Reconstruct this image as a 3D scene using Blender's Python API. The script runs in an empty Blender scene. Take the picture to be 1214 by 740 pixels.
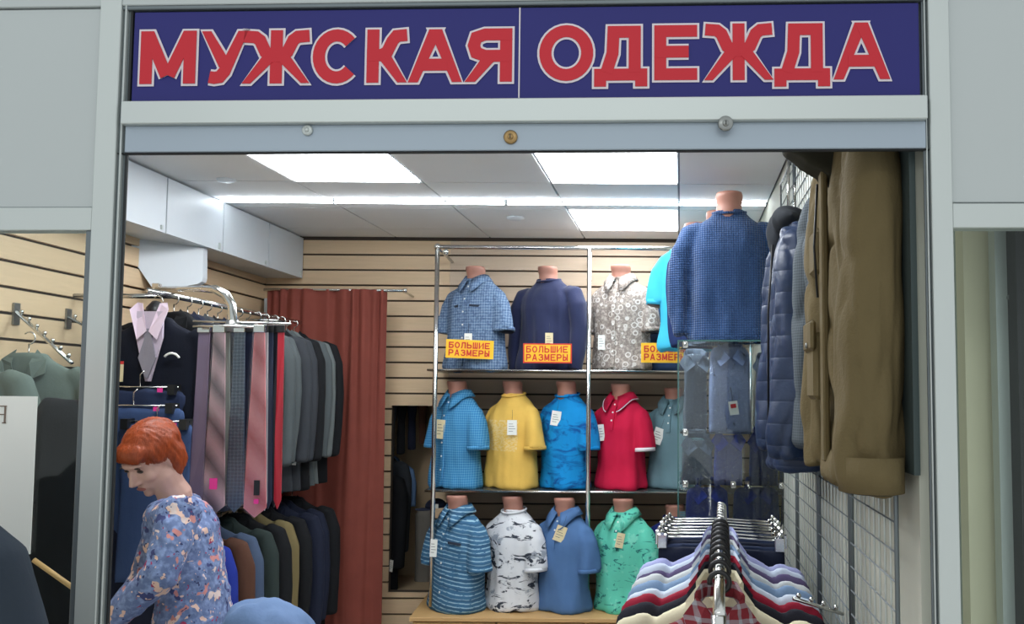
import bpy, bmesh, math, random
from mathutils import Vector, Matrix, noise
C = bpy.context.scene.collection
PI = math.pi
random.seed(7)

# ------------------------------------------------------------------ camera
FPX, CX, CY = 1000.0, 690.0, 405.0
PITCH, ROLL = math.atan(0.062), 0.007
cd = bpy.data.cameras.new('camera'); cam = bpy.data.objects.new('camera', cd); C.objects.link(cam)
cd.sensor_width = 36; cd.lens = FPX / 1214 * 36
cd.shift_x = -(CX - 607) / 1214; cd.shift_y = (CY - 370) / 1214
cd.clip_start = 0.05
CAMR = Matrix.Rotation(PI / 2 + PITCH, 3, 'X') @ Matrix.Rotation(ROLL, 3, 'Z')
CAMP = Vector((0, 0, 1.65))
cam.matrix_world = Matrix.Translation(CAMP) @ CAMR.to_4x4()
bpy.context.scene.camera = cam

# ------------------------------------------------------------------ world, lights, exposure
sc = bpy.context.scene
sc.view_settings.view_transform = 'Standard'; sc.view_settings.look = 'None'
sc.view_settings.exposure = 0.16; sc.view_settings.gamma = 1
W = bpy.data.worlds.new('mall_air'); sc.world = W; W.use_nodes = True
W.node_tree.nodes['Background'].inputs[0].default_value = (0.90, 0.96, 0.98, 1)
W.node_tree.nodes['Background'].inputs[1].default_value = 0.76
def area(name, loc, rot, sx, sy, power, col):
    l = bpy.data.lights.new(name, 'AREA'); l.shape = 'RECTANGLE'; l.size = sx; l.size_y = sy
    l.energy = power; l.color = col
    o = bpy.data.objects.new(name, l); o.location = loc; o.rotation_euler = rot; C.objects.link(o); return o
area('added_mall_light', (-0.6, -1.2, 3.3), (math.radians(12), 0, 0), 3.2, 0.8, 16, (0.95, 1.0, 0.97))  # unseen area lamp added to light the shop front
PANEL_EMIT = 14.0
LED_EMIT = 26.0

# ------------------------------------------------------------------ projection helpers
def ray(px, py):
    return CAMR @ Vector(((px - CX) / FPX, (CY - py) / FPX, -1))
def at(px, py, Y):                      # point of the vertical plane y = Y seen at that pixel
    d = ray(px, py); return CAMP + d * (Y / d.y)
def XL(Y): return -2.06 - 0.065 * (5.45 - Y)      # left wall
def XR(Y): return 0.45 + 0.12 * Y                 # right wall
YB = 5.45; ZC = 2.66
FA = 0.042; FY = 1.60
FU = Vector((math.cos(FA), -math.sin(FA), 0)); FN = Vector((-math.sin(FA), -math.cos(FA), 0))
F0 = Vector((0, FY, 0))
def fp(px, py, off=0.0):                # (u, z) on the shop-front plane
    d = ray(px, py); p0 = F0 + FN * off
    t = (p0 - CAMP).dot(FN) / d.dot(FN); p = CAMP + d * t
    return ((p - F0).dot(FU), p.z)

# ------------------------------------------------------------------ materials
MATS = {}
class NT:
    def __init__(s, name):
        s.m = bpy.data.materials.new(name); s.m.use_nodes = True
        s.t = s.m.node_tree; s.b = s.t.nodes['Principled BSDF']
        s._tc = None
    def n(s, typ, **kw):
        x = s.t.nodes.new(typ)
        for k, v in kw.items(): setattr(x, k, v)
        return x
    def put(s, sock, v):
        if isinstance(v, bpy.types.NodeSocket): s.t.links.new(v, sock)
        elif isinstance(v, (tuple, list)) and len(v) == 3 and sock.type == 'RGBA': sock.default_value = (*v, 1)
        else: sock.default_value = v
    def obj(s):
        if not s._tc: s._tc = s.n('ShaderNodeTexCoord')
        return s._tc.outputs['Object']
    def map(s, scale=(1, 1, 1), rot=(0, 0, 0), loc=(0, 0, 0), v=None):
        x = s.n('ShaderNodeMapping'); s.put(x.inputs[0], v or s.obj())
        x.inputs['Scale'].default_value = scale; x.inputs['Rotation'].default_value = rot; x.inputs['Location'].default_value = loc
        return x.outputs[0]
    def math(s, op, a, b=0.0, c=None):
        x = s.n('ShaderNodeMath', operation=op); s.put(x.inputs[0], a); s.put(x.inputs[1], b)
        if c is not None: s.put(x.inputs[2], c)
        return x.outputs[0]
    def sep(s, v=None):
        x = s.n('ShaderNodeSeparateXYZ'); s.put(x.inputs[0], v or s.obj()); return x.outputs
    def noise(s, scale, v=None, detail=3, rough=.5, dist=0):
        x = s.n('ShaderNodeTexNoise'); s.put(x.inputs['Vector'], v or s.obj())
        x.inputs['Scale'].default_value = scale; x.inputs['Detail'].default_value = detail
        x.inputs['Roughness'].default_value = rough; x.inputs['Distortion'].default_value = dist
        return x.outputs['Fac']
    def voro(s, scale, v=None, feature='F1'):
        x = s.n('ShaderNodeTexVoronoi', feature=feature); s.put(x.inputs['Vector'], v or s.obj())
        x.inputs['Scale'].default_value = scale; return x.outputs
    def ramp(s, f, stops, interp='LINEAR'):
        x = s.n('ShaderNodeValToRGB'); s.put(x.inputs[0], f); r = x.color_ramp; r.interpolation = interp
        while len(r.elements) < len(stops): r.elements.new(0.5)
        for e, (p, c) in zip(r.elements, stops): e.position = p; e.color = (*c, 1)
        return x.outputs[0]
    def mix(s, f, a, b, mode='MIX'):
        x = s.n('ShaderNodeMix', data_type='RGBA', blend_type=mode)
        s.put(x.inputs[0], f); s.put(x.inputs[6], a); s.put(x.inputs[7], b); return x.outputs[2]
    def bump(s, h, strength=.3, dist=.002):
        x = s.n('ShaderNodeBump'); s.put(x.inputs['Height'], h); x.inputs['Strength'].default_value = strength
        x.inputs['Distance'].default_value = dist; s.t.links.new(x.outputs[0], s.b.inputs['Normal'])
    def fin(s, col, rough=.6, metal=0.0, spec=None, **kw):
        s.put(s.b.inputs['Base Color'], col); s.put(s.b.inputs['Roughness'], rough); s.b.inputs['Metallic'].default_value = metal
        if spec is not None: s.b.inputs['Specular IOR Level'].default_value = spec
        for k, v in kw.items(): s.put(s.b.inputs[k], v)
        return s.m
def lin(r, g, b):
    f = lambda c: (c / 255 / 12.92) if c / 255 <= .04045 else ((c / 255 + .055) / 1.055) ** 2.4
    return (f(r), f(g), f(b))
def sc3(c, k): return tuple(min(1, x * k) for x in c)

def flat(name, rgb, rough=.5, metal=0.0, spec=None, var=.06, vs=6, bump=0, bs=120):
    t = NT(name); c = lin(*rgb)
    col = t.mix(t.noise(vs), sc3(c, 1 - var), sc3(c, 1 + var))
    if bump: t.bump(t.noise(bs), bump, .001)
    return t.fin(col, rough, metal, spec)
def fabric(name, rgb, pat=None, rough=.85, p=None, bump=.35, spec=.2, sheen=0.0):
    t = NT(name); c = lin(*rgb); p = p or {}
    base = t.mix(t.noise(9), sc3(c, .86), sc3(c, 1.12))
    x, y, z = t.sep()
    if pat == 'check':
        s = p.get('s', .02); w = p.get('w', .2); c2 = lin(*p['c2'])
        wob = t.math('MULTIPLY', t.noise(5), .012)
        def step(v):
            f = t.math('FRACT', t.math('DIVIDE', t.math('ADD', v, wob), s)); return t.math('LESS_THAN', f, w)
        k = t.math('MULTIPLY', t.math('ADD', step(t.math('ADD', x, t.math('MULTIPLY', y, .6))), step(z)), .5)
        base = t.mix(k, base, c2)
        if 'c3' in p:
            k2 = t.math('GREATER_THAN', t.noise(60), .55); base = t.mix(t.math('MULTIPLY', k2, .5), base, lin(*p['c3']))
    elif pat == 'stripe':
        s = p.get('s', .03); w = p.get('w', .25); c2 = lin(*p['c2'])
        zz = t.math('ADD', z, t.math('ADD', t.math('MULTIPLY', x, .12), t.math('MULTIPLY', t.noise(6), .02)))
        f = t.math('FRACT', t.math('DIVIDE', zz, s)); k = t.math('LESS_THAN', f, w)
        k = t.math('MULTIPLY', k, t.math('GREATER_THAN', t.noise(40, t.map((1, 1, 6))), .42))
        base = t.mix(k, base, c2)
        f2 = t.math('FRACT', t.math('DIVIDE', zz, s * 2.3)); base = t.mix(t.math('MULTIPLY', t.math('LESS_THAN', f2, .3), .5), base, sc3(c, .55))
    elif pat == 'diag':
        s = p.get('s', .12); c2 = lin(*p['c2'])
        f = t.math('FRACT', t.math('DIVIDE', t.math('ADD', z, t.math('MULTIPLY', x, p.get('k', 1.1))), s))
        f = t.math('SMOOTH_MIN', t.math('MULTIPLY', t.math('ABSOLUTE', t.math('SUBTRACT', f, .5)), 2.4), 1.0, .1)
        base = t.mix(f, base, c2)
    elif pat == 'blotch':
        sc_ = p.get('s', 14); v = t.map(p.get('m', (1, 1, 2.2)))
        n1 = t.noise(sc_, v, 5, .62, 1.2); k = t.ramp(n1, [(p.get('lo', .50), (0, 0, 0)), (p.get('hi', .56), (1, 1, 1))])
        base = t.mix(k, base, lin(*p['c2']))
        if 'c3' in p:
            n2 = t.noise(sc_ * 1.3, t.map((1, 1, 1), loc=(3, 1, 2)), 4, .6); k = t.ramp(n2, [(.56, (0, 0, 0)), (.62, (1, 1, 1))])
            base = t.mix(k, base, lin(*p['c3']))
    elif pat == 'motif':
        s = p.get('s', 22); o = t.voro(s, t.map((1, .6, 1)))
        ring = t.math('MULTIPLY', t.math('GREATER_THAN', o['Distance'], .28), t.math('LESS_THAN', o['Distance'], .42))
        n1 = t.ramp(t.noise(70, None, 3, .7), [(.45, (0, 0, 0)), (.6, (1, 1, 1))])
        base = t.mix(n1, base, lin(*p['c2'])); base = t.mix(t.math('MULTIPLY', ring, .8), base, lin(*p['c3']))
    elif pat == 'floral':
        d = t.n('ShaderNodeMix', data_type='VECTOR')
        nn = t.n('ShaderNodeTexNoise'); t.put(nn.inputs['Vector'], t.obj()); nn.inputs['Scale'].default_value = 26
        vm = t.n('ShaderNodeVectorMath', operation='MULTIPLY_ADD'); t.put(vm.inputs[0], nn.outputs['Color']); vm.inputs[1].default_value = (.11, .11, .11); t.put(vm.inputs[2], t.obj())
        o = t.voro(21, vm.outputs[0]); rnd = t.sep(o['Color'])
        base = t.mix(t.ramp(t.noise(60), [(.45, (0, 0, 0)), (.7, (1, 1, 1))]), base, lin(146, 164, 205))
        cc = t.ramp(rnd[0], [(0, lin(232, 196, 178)), (.3, lin(205, 140, 135)), (.5, lin(160, 62, 104)), (.6, lin(226, 206, 200)), (.82, lin(70, 76, 120))], 'CONSTANT')
        base = t.mix(t.math('LESS_THAN', o['Distance'], .36), base, cc)
        o2 = t.voro(46, vm.outputs[0]); r2 = t.sep(o2['Color'])
        cc2 = t.ramp(r2[1], [(0, lin(60, 66, 105)), (.45, lin(168, 60, 92)), (.7, lin(225, 190, 170))], 'CONSTANT')
        base = t.mix(t.math('MULTIPLY', t.math('LESS_THAN', o2['Distance'], .27), t.math('GREATER_THAN', r2[2], .35)), base, cc2)
    elif pat == 'print':
        # faded pale lettering-like print across the chest
        z0, z1 = p['z']
        m = t.math('MULTIPLY', t.math('GREATER_THAN', z, z0), t.math('LESS_THAN', z, z1))
        m = t.math('MULTIPLY', m, t.math('LESS_THAN', t.math('ABSOLUTE', x), .115)); m = t.math('MULTIPLY', m, t.math('LESS_THAN', y, 0.0))
        k = t.ramp(t.noise(30, t.map((2.2, 1, 4)), 3, .6), [(.44, (0, 0, 0)), (.56, (1, 1, 1))])
        base = t.mix(t.math('MULTIPLY', t.math('MULTIPLY', m, k), .45), base, lin(*p['c2']))
    if pat == 'knit':
        w1 = t.math('SINE', t.math('MULTIPLY', t.math('ADD', x, z), 300)); w2 = t.math('SINE', t.math('MULTIPLY', t.math('SUBTRACT', x, z), 300))
        h = t.math('MULTIPLY', w1, w2); base = t.mix(t.math('MULTIPLY', t.math('GREATER_THAN', h, .1), .55), base, lin(*p['c2'])); t.bump(h, .7, .004)
    elif pat == 'quilt':
        h = t.math('POWER', t.math('ABSOLUTE', t.math('SINE', t.math('MULTIPLY', z, 48))), .5)
        h = t.math('ADD', t.math('MULTIPLY', h, .5), t.noise(18)); t.bump(h, .6, .008)
    elif pat == 'cord':
        t.bump(t.math('SINE', t.math('MULTIPLY', x, 900)), .3, .002)
    else:
        t.bump(t.math('ADD', t.noise(14, t.map((1, 1, .45)), 3), t.math('MULTIPLY', t.noise(160), .12)), bump, .012)
    return t.fin(base, rough, 0, spec, **({'Sheen Weight': sheen} if sheen else {}))
def emis(name, col, s):
    t = NT(name); return t.fin((1, 1, 1), .4, **{'Emission Color': col, 'Emission Strength': s})
def glass(name, tint, refl=1.0, wrinkle=0):
    m = bpy.data.materials.new(name); m.use_nodes = True; t = m.node_tree; t.nodes.clear()
    o = t.nodes.new('ShaderNodeOutputMaterial'); mx = t.nodes.new('ShaderNodeMixShader'); tr = t.nodes.new('ShaderNodeBsdfTransparent')
    gl = t.nodes.new('ShaderNodeBsdfGlossy'); fr = t.nodes.new('ShaderNodeFresnel'); fr.inputs[0].default_value = 1.45
    mt = t.nodes.new('ShaderNodeMath'); mt.operation = 'MULTIPLY'; mt.inputs[1].default_value = refl
    gl.inputs['Roughness'].default_value = .02; gl.inputs['Color'].default_value = (1, 1, 1, 1); tr.inputs[0].default_value = (*tint, 1)
    t.links.new(fr.outputs[0], mt.inputs[0]); t.links.new(mt.outputs[0], mx.inputs[0]); t.links.new(tr.outputs[0], mx.inputs[1]); t.links.new(gl.outputs[0], mx.inputs[2]); t.links.new(mx.outputs[0], o.inputs[0])
    if wrinkle:
        nz = t.nodes.new('ShaderNodeTexNoise'); nz.inputs['Scale'].default_value = 45; nz.inputs['Detail'].default_value = 3; tc = t.nodes.new('ShaderNodeTexCoord'); t.links.new(tc.outputs['Object'], nz.inputs['Vector'])
        bp = t.nodes.new('ShaderNodeBump'); bp.inputs['Strength'].default_value = wrinkle; bp.inputs['Distance'].default_value = .02; t.links.new(nz.outputs['Fac'], bp.inputs['Height']); t.links.new(bp.outputs[0], gl.inputs['Normal']); t.links.new(bp.outputs[0], fr.inputs['Normal'])
    return m
def wood(name, rgb, k=1.0):
    t = NT(name); c = lin(*rgb)
    g = t.noise(5, t.map((1, 1, 14)), 4, .6, .6); g2 = t.noise(2.2)
    col = t.mix(g, sc3(c, .86 * k), sc3(c, 1.1 * k)); col = t.mix(t.math('MULTIPLY', g2, .25), col, sc3(c, .8))
    return t.fin(col, .45, 0, .35)

M = {}
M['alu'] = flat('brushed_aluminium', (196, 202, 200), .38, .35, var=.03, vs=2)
M['alu_dark'] = flat('dark_channel_metal', (112, 120, 124), .4, .5, var=.05, vs=2)  # darker grey metal for channels, sign surround and wire grids
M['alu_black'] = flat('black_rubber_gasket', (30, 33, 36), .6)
M['shutter'] = flat('shutter_box_paint', (160, 172, 184), .45, .2, var=.05, vs=2)
M['panel'] = flat('pale_grey_board', (184, 190, 190), .55, var=.04, vs=1.5)
M['chrome'] = flat('chrome', (215, 215, 212), .16, 1.0, var=.02)
M['black'] = flat('black_plastic', (22, 22, 24), .4)
M['white'] = flat('white_laminate', (208, 214, 220), .4, var=.02)
M['ceil'] = flat('ceiling_tile_board', (236, 237, 238), .9, var=.03, vs=3, bump=.2, bs=200)
M['tbar'] = flat('ceiling_grid_grey', (120, 124, 130), .8)  # grey backing seen in the joints between tiles
M['slat_a'] = wood('maple_slat', (224, 196, 160))
M['slat_b'] = wood('brown_slat', (206, 184, 160))
M['groove'] = flat('groove_dark', (74, 62, 52), .8)
M['oak'] = wood('oak_veneer', (196, 158, 106))
M['wallr'] = flat('right_wall_paint', (190, 190, 178), .8, var=.04, vs=2)
M['floor'] = flat('floor_tile', (210, 206, 198), .4, var=.1, vs=2)
M['skin'] = flat('mannequin_skin', (172, 122, 106), .42, var=.05)
M['human'] = flat('human_skin', (206, 164, 150), .5, var=.06, vs=30)
M['hair'] = None
M['card'] = flat('white_card', (235, 236, 230), .6, var=.02)
M['cream'] = flat('cream_card', (226, 212, 170), .6, var=.04)
M['pink'] = flat('pink_sticker', (236, 60, 150), .6)
M['print'] = flat('tag_print', (110, 110, 112), .6)
M['redp'] = flat('red_print', (205, 50, 50), .6)
M['glass'] = glass('case_glass', (.94, .97, .97))
M['glassw'] = glass('window_glass', (.92, .95, .94), .35)
M['packet'] = glass('wrinkled_packet', (.98, .98, .98), 2.2, .8)
M['film'] = glass('clear_film', (.98, .98, .98), 1.0, .35)
M['shelf'] = flat('dark_glass_shelf', (70, 76, 78), .2)
M['blue'] = flat('sign_blue', (24, 24, 108), .6, var=.06, vs=3)
M['red'] = flat('sign_red', (196, 24, 42), .6, var=.04)
M['outl'] = flat('sign_outline', (216, 208, 214), .45, var=.02)
M['yellow'] = flat('paper_yellow', (246, 190, 36), .6, var=.03)
M['brick'] = flat('paper_red', (204, 48, 36), .6)
M['lip'] = flat('lip', (158, 96, 90), .45)
M['lilac_shirt'] = flat('lilac_cloth', (226, 206, 222), .8)
M['eye'] = flat('eye', (60, 48, 44), .3)
M['panelemit'] = emis('light_diffuser', (0.93, 0.97, 1.0, 1), PANEL_EMIT)
M['led'] = emis('led_tube', (0.86, 0.94, 1.0, 1), LED_EMIT)
M['brass'] = flat('worn_brass', (170, 140, 96), .35, .9, var=.2, vs=90)
M['steelcap'] = flat('steel_cap', (150, 152, 150), .3, .9, var=.2, vs=90)
t = NT('hair_red'); hv = t.map((1, 1, .25)); hn = t.noise(60, hv, 4, .7, .8)
M['hair'] = t.fin(t.mix(hn, lin(62, 20, 8), lin(192, 84, 36)), .42, 0, .4); t.bump(hn, .5, .006)

# ------------------------------------------------------------------ object helpers
def link(name, me, mat, parent=None, smooth=None):
    o = bpy.data.objects.new(name, me); C.objects.link(o)
    if mat is not None:
        if len(me.materials) == 0: me.materials.append(mat)
        elif me.materials[0] != mat:
            o.material_slots[0].link = 'OBJECT'; o.material_slots[0].material = mat
    if parent: o.parent = parent
    return o
def tag(o, label, cat, group=None, kind=None):
    if label: o['label'] = label
    if cat: o['category'] = cat
    if group: o['group'] = group
    if kind: o['kind'] = kind
    return o
def struct(o): o['kind'] = 'structure'; return o
def thing(name, label, cat, loc=(0, 0, 0), rz=0, group=None):
    o = bpy.data.objects.new(name, None); o.empty_display_size = .1; C.objects.link(o)
    o.location = loc; o.rotation_euler = (0, 0, rz); return tag(o, label, cat, group)
def loc_of(root, p):
    m = Matrix.Translation(root.location) @ root.rotation_euler.to_matrix().to_4x4(); return m.inverted() @ Vector(p)
def BM(): return bmesh.new()
def fin(bm, name, mat, parent=None, smooth=False, recalc=True):
    if recalc: bmesh.ops.recalc_face_normals(bm, faces=bm.faces)
    me = bpy.data.meshes.new(name); bm.to_mesh(me); bm.free()
    if smooth:
        for f in me.polygons: f.use_smooth = True
    return link(name, me, mat, parent)
def bx(bm, x0, y0, z0, x1, y1, z1, bev=0):
    r = bmesh.ops.create_cube(bm, size=1)
    vs = r['verts']
    for v in vs:
        v.co = Vector((x0 + (v.co.x + .5) * (x1 - x0), y0 + (v.co.y + .5) * (y1 - y0), z0 + (v.co.z + .5) * (z1 - z0)))
    if bev:
        es = list({e for v in vs for e in v.link_edges}); bmesh.ops.bevel(bm, geom=es, offset=bev, segments=1, affect='EDGES')
    return vs
def boxo(name, x0, y0, z0, x1, y1, z1, mat, parent=None, bev=0):
    bm = BM(); bx(bm, x0, y0, z0, x1, y1, z1, bev); return fin(bm, name, mat, parent)
def prism(bm, poly, d):                 # poly: list of Vectors, extruded by vector d
    a = [bm.verts.new(p) for p in poly]; b = [bm.verts.new(Vector(p) + d) for p in poly]
    bm.faces.new(a); bm.faces.new(b[::-1]); n = len(a)
    for i in range(n): bm.faces.new((a[i], b[i], b[(i + 1) % n], a[(i + 1) % n]))
def frames(pts):
    pts = [Vector(p) for p in pts]; T = []
    for i in range(len(pts)):
        a = pts[max(0, i - 1)]; b = pts[min(len(pts) - 1, i + 1)]; T.append((b - a).normalized())
    return pts, T
def tube(bm, pts, r, n=10, ref=(0, 1, 0), cap=True):
    """r: float, list of floats or list of (ra, rb); ra is along ref x T, rb along ref"""
    pts, T = frames(pts); rings = []; ref = Vector(ref)
    for i, (p, t) in enumerate(zip(pts, T)):
        rr = r[i] if isinstance(r, (list, tuple)) else r
        ra, rb = rr if isinstance(rr, (list, tuple)) else (rr, rr)
        rf = ref if abs(ref.dot(t)) < .98 else Vector((1, 0, 0))
        u = rf.cross(t).normalized(); v = t.cross(u).normalized()
        rings.append([bm.verts.new(p + u * (ra * math.cos(2 * PI * k / n)) + v * (rb * math.sin(2 * PI * k / n))) for k in range(n)])
    for a, b in zip(rings, rings[1:]):
        for k in range(n): bm.faces.new((a[k], a[(k + 1) % n], b[(k + 1) % n], b[k]))
    if cap: bm.faces.new(rings[0][::-1]); bm.faces.new(rings[-1])
    return rings
def tubeo(name, pts, r, mat, parent=None, n=10, ref=(0, 1, 0)):
    bm = BM(); tube(bm, pts, r, n, ref); return fin(bm, name, mat, parent, True)
def ell(bm, c, r, rot=None, seg=16):
    m = Matrix.Translation(c) @ (rot.to_4x4() if rot else Matrix.Identity(4)) @ Matrix.Diagonal((*r, 1))
    bmesh.ops.create_uvsphere(bm, u_segments=seg, v_segments=seg // 2 + 2, radius=1, matrix=m)
def spl(xs, t):                         # piecewise cosine-smooth interpolation of rows whose first entry is the parameter
    if t <= xs[0][0]: return xs[0][1:]
    for a, b in zip(xs, xs[1:]):
        if t <= b[0]:
            f = (t - a[0]) / (b[0] - a[0]); return tuple(p + (q - p) * f for p, q in zip(a[1:], b[1:]))
    return xs[-1][1:]
def stack(bm, rows, n=28, steps=22, ex=2.3):
    """rows: (z, hw, hd, cx, cy)"""
    z0, z1 = rows[0][0], rows[-1][0]; rings = []
    for i in range(steps + 1):
        z = z0 + (z1 - z0) * i / steps; hw, hd, cx, cy = spl(rows, z); ring = []
        for k in range(n):
            a = 2 * PI * k / n; c, s = math.cos(a), math.sin(a)
            ring.append(bm.verts.new((cx + hw * math.copysign(abs(c) ** (2 / ex), c), cy + hd * math.copysign(abs(s) ** (2 / ex), s), z)))
        rings.append(ring)
    for a, b in zip(rings, rings[1:]):
        for k in range(n): bm.faces.new((a[k], a[(k + 1) % n], b[(k + 1) % n], b[k]))
    bm.faces.new(rings[0][::-1]); bm.faces.new(rings[-1])
def blob(name, bm, voxel=.009, smooth=4, wr=None):
    """union of overlapping closed shapes into one continuous smooth skin; wr(co) -> displacement along the normal"""
    bmesh.ops.recalc_face_normals(bm, faces=bm.faces)
    me = bpy.data.meshes.new(name); bm.to_mesh(me); bm.free()
    o = bpy.data.objects.new(name, me); C.objects.link(o)
    r = o.modifiers.new('r', 'REMESH'); r.mode = 'VOXEL'; r.voxel_size = voxel; r.use_smooth_shade = True
    if smooth: s = o.modifiers.new('s', 'SMOOTH'); s.factor = .5; s.iterations = smooth
    dg = bpy.context.evaluated_depsgraph_get(); dg.update()
    m2 = bpy.data.meshes.new_from_object(o.evaluated_get(dg)); m2.name = name
    bpy.data.objects.remove(o); bpy.data.meshes.remove(me)
    if wr:
        nr = [v.normal.copy() for v in m2.vertices]
        for v, q in zip(m2.vertices, nr): v.co += q * wr(v.co)
    for f in m2.polygons: f.use_smooth = True
    return m2
def fold(A, kx=9, kz=2.5, seed=0, zlo=None, zhi=None):
    def f(c):
        a = A
        if zlo is not None: a = A * (1.35 - .9 * max(0, min(1, (c.z - zlo) / (zhi - zlo))))
        return a * (noise.noise(Vector((c.x * kx + seed * 7.3, c.y * kx, c.z * kz + c.x * 2))) + .5 * noise.noise(Vector((c.x * kx * 2.2 + seed, c.y * kx * 2, c.z * kz * 2.6 + seed))))
    return f

# ================================================================== STRUCTURE
def quad_wall(name, p, d, z0, z1, mat):  # p: list of (x,y); extruded by (dx,dy)
    bm = BM(); a, b = p
    prism(bm, [Vector((a[0], a[1], z0)), Vector((b[0], b[1], z0)), Vector((b[0], b[1], z1)), Vector((a[0], a[1], z1))], Vector((d[0], d[1], 0)))
    return struct(fin(bm, name, mat))
boxo('floor', -4, -2.5, -.06, 3.2, 6.6, 0, M['floor']); struct(bpy.data.objects['floor'])
# ceiling with tiles
bm = BM(); prism(bm, [Vector(q) for q in [(XL(1.7) - .1, 1.7, ZC + .012), (XR(1.7) + .05, 1.7, ZC + .012), (XR(6.1) + .05, 6.1, ZC + .012), (XL(5.6) - .5, 6.1, ZC + .012)]], Vector((0, 0, .058))); ceiling = struct(fin(bm, 'ceiling', M['tbar']))
def clip(poly, room):
    for i in range(len(room)):
        a, b = room[i], room[(i + 1) % len(room)]; out = []
        side = lambda p: (b[0] - a[0]) * (p[1] - a[1]) - (b[1] - a[1]) * (p[0] - a[0])
        for j in range(len(poly)):
            p, q = poly[j], poly[(j + 1) % len(poly)]; sp, sq = side(p), side(q)
            if sp >= 0: out.append(p)
            if sp * sq < 0:
                f = sp / (sp - sq); out.append((p[0] + (q[0] - p[0]) * f, p[1] + (q[1] - p[1]) * f))
        poly = out
        if len(poly) < 3: return []
    return poly
room = [(XL(1.8) + .01, 1.8), (XR(1.8) - .01, 1.8), (XR(YB) - .01, YB - .01), (XL(YB) + .01, YB - .01)]
def cx_seam(k, Y): return -1.385 + .615 * k + .116 * (Y - 4.0)
lights_at = {(0, 3.42), (2, 3.42), (2, 4.58), (0, 2.26), (2, 2.26)}  # the two frontmost panels are unseen, added to brighten the front of the shop
rows = [4.0 + .58 * i for i in range(-4, 3)]
def inset_poly(k, Y0, g=.005):
    Y1 = Y0 + .58
    return [(cx_seam(k, Y0) + g, Y0 + g), (cx_seam(k + 1, Y0) - g, Y0 + g), (cx_seam(k + 1, Y1) - g, Y1 - g), (cx_seam(k, Y1) + g, Y1 - g)]
for Y0 in rows:
    for k in range(-2, 4):
        if (k, round(Y0, 2)) in lights_at: continue
        pl = clip(inset_poly(k, Y0), room)
        if not pl: continue
        bm = BM(); prism(bm, [Vector((x, y, ZC)) for x, y in pl], Vector((0, 0, .012)))
        fin(bm, 'ceiling_tile', M['ceil'], ceiling)
for (k, Y0), lb in zip([(0, 3.42), (2, 3.42), (2, 4.58), (0, 2.26), (2, 2.26)], ['square glowing ceiling light panel on the left, nearest the overhead cupboards', 'square glowing ceiling light panel on the right, cut by the shutter box', 'square glowing ceiling light panel at the back, behind the LED strip', 'added unseen ceiling light panel just inside the shop front on the left', 'added unseen ceiling light panel just inside the shop front on the right']):
    pl = inset_poly(k, Y0, .004); cxm = sum(p[0] for p in pl) / 4; cym = sum(p[1] for p in pl) / 4
    r = thing('ceiling_light', lb, 'ceiling light', (cxm, cym, ZC), 0, 'square ceiling light panels')
    bm = BM(); prism(bm, [Vector((x - cxm, y - cym, .002)) for x, y in pl], Vector((0, 0, .009))); fin(bm, 'light_frame', M['white'], r)
    bm = BM(); prism(bm, [Vector(((x - cxm) * .975, (y - cym) * .975, -.003)) for x, y in pl], Vector((0, 0, .005))); fin(bm, 'diffuser', M['panelemit'], r)
# back wall with niche
NX0, NX1 = at(462, 590, YB).x, at(513, 590, YB).x
NZ0, NZ1 = at(487, 703, YB).z, at(487, 481, YB).z
XSEAM = at(534, 300, YB).x
wb = BM(); yb = YB + .02
bx(wb, -2.4, yb, 0, NX0, yb + .06, ZC + .07); bx(wb, NX1, yb, 0, 1.6, yb + .06, ZC + .07)
bx(wb, NX0, yb, 0, NX1, yb + .06, NZ0); bx(wb, NX0, yb, NZ1, NX1, yb + .06, ZC + .07)
wall_back = struct(fin(wb, 'wall_back', M['groove']))
zg = at(480, 302.5, YB).z
def slat_levels():
    z = zg
    while z > .1: z -= .1
    out = []
    while z < ZC - .02:
        out.append((max(z, 0), min(z + .1, ZC))); z += .1
    return out
G = .006
for z0, z1 in slat_levels():
    spans = [(XL(YB) + .0, XSEAM - .001, 'slat_a'), (XSEAM, XR(YB), 'slat_b')]
    zb0, zb1 = z0 + G, z1 - G
    for a, b, mt in spans:
        segs = [(a, b)]
        if mt == 'slat_a' and zb1 > NZ0 and zb0 < NZ1:
            if zb0 < NZ0 - .01 < zb1: boxo('slat', NX0, YB, zb0, NX1, yb, NZ0, M[mt], wall_back)
            if zb0 < NZ1 + .01 < zb1: boxo('slat', NX0, YB, NZ1, NX1, yb, zb1, M[mt], wall_back)
            segs = [(a, NX0), (NX1, b)]
        for s0, s1 in segs: boxo('slat', s0, YB, zb0, s1, yb, zb1, M[mt], wall_back)
# niche behind the wall
nb = BM()
bx(nb, NX0 - .6, yb + .06, NZ0 - .06, NX1 + .25, 6.0, NZ0 - .01); bx(nb, NX0 - .6, yb + .06, NZ1 + .5, NX1 + .25, 6.0, NZ1 + .55)
bx(nb, NX0 - .65, yb + .06, NZ0 - .06, NX0 - .6, 6.0, NZ1 + .55); bx(nb, NX1 + .25, yb + .06, NZ0 - .06, NX1 + .3, 6.0, NZ1 + .55)
bx(nb, NX0 - .65, 6.0, NZ0 - .06, NX1 + .3, 6.05, NZ1 + .55)
struct(fin(nb, 'wall_niche', flat('niche_board', (168, 146, 116), .8)))
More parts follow.
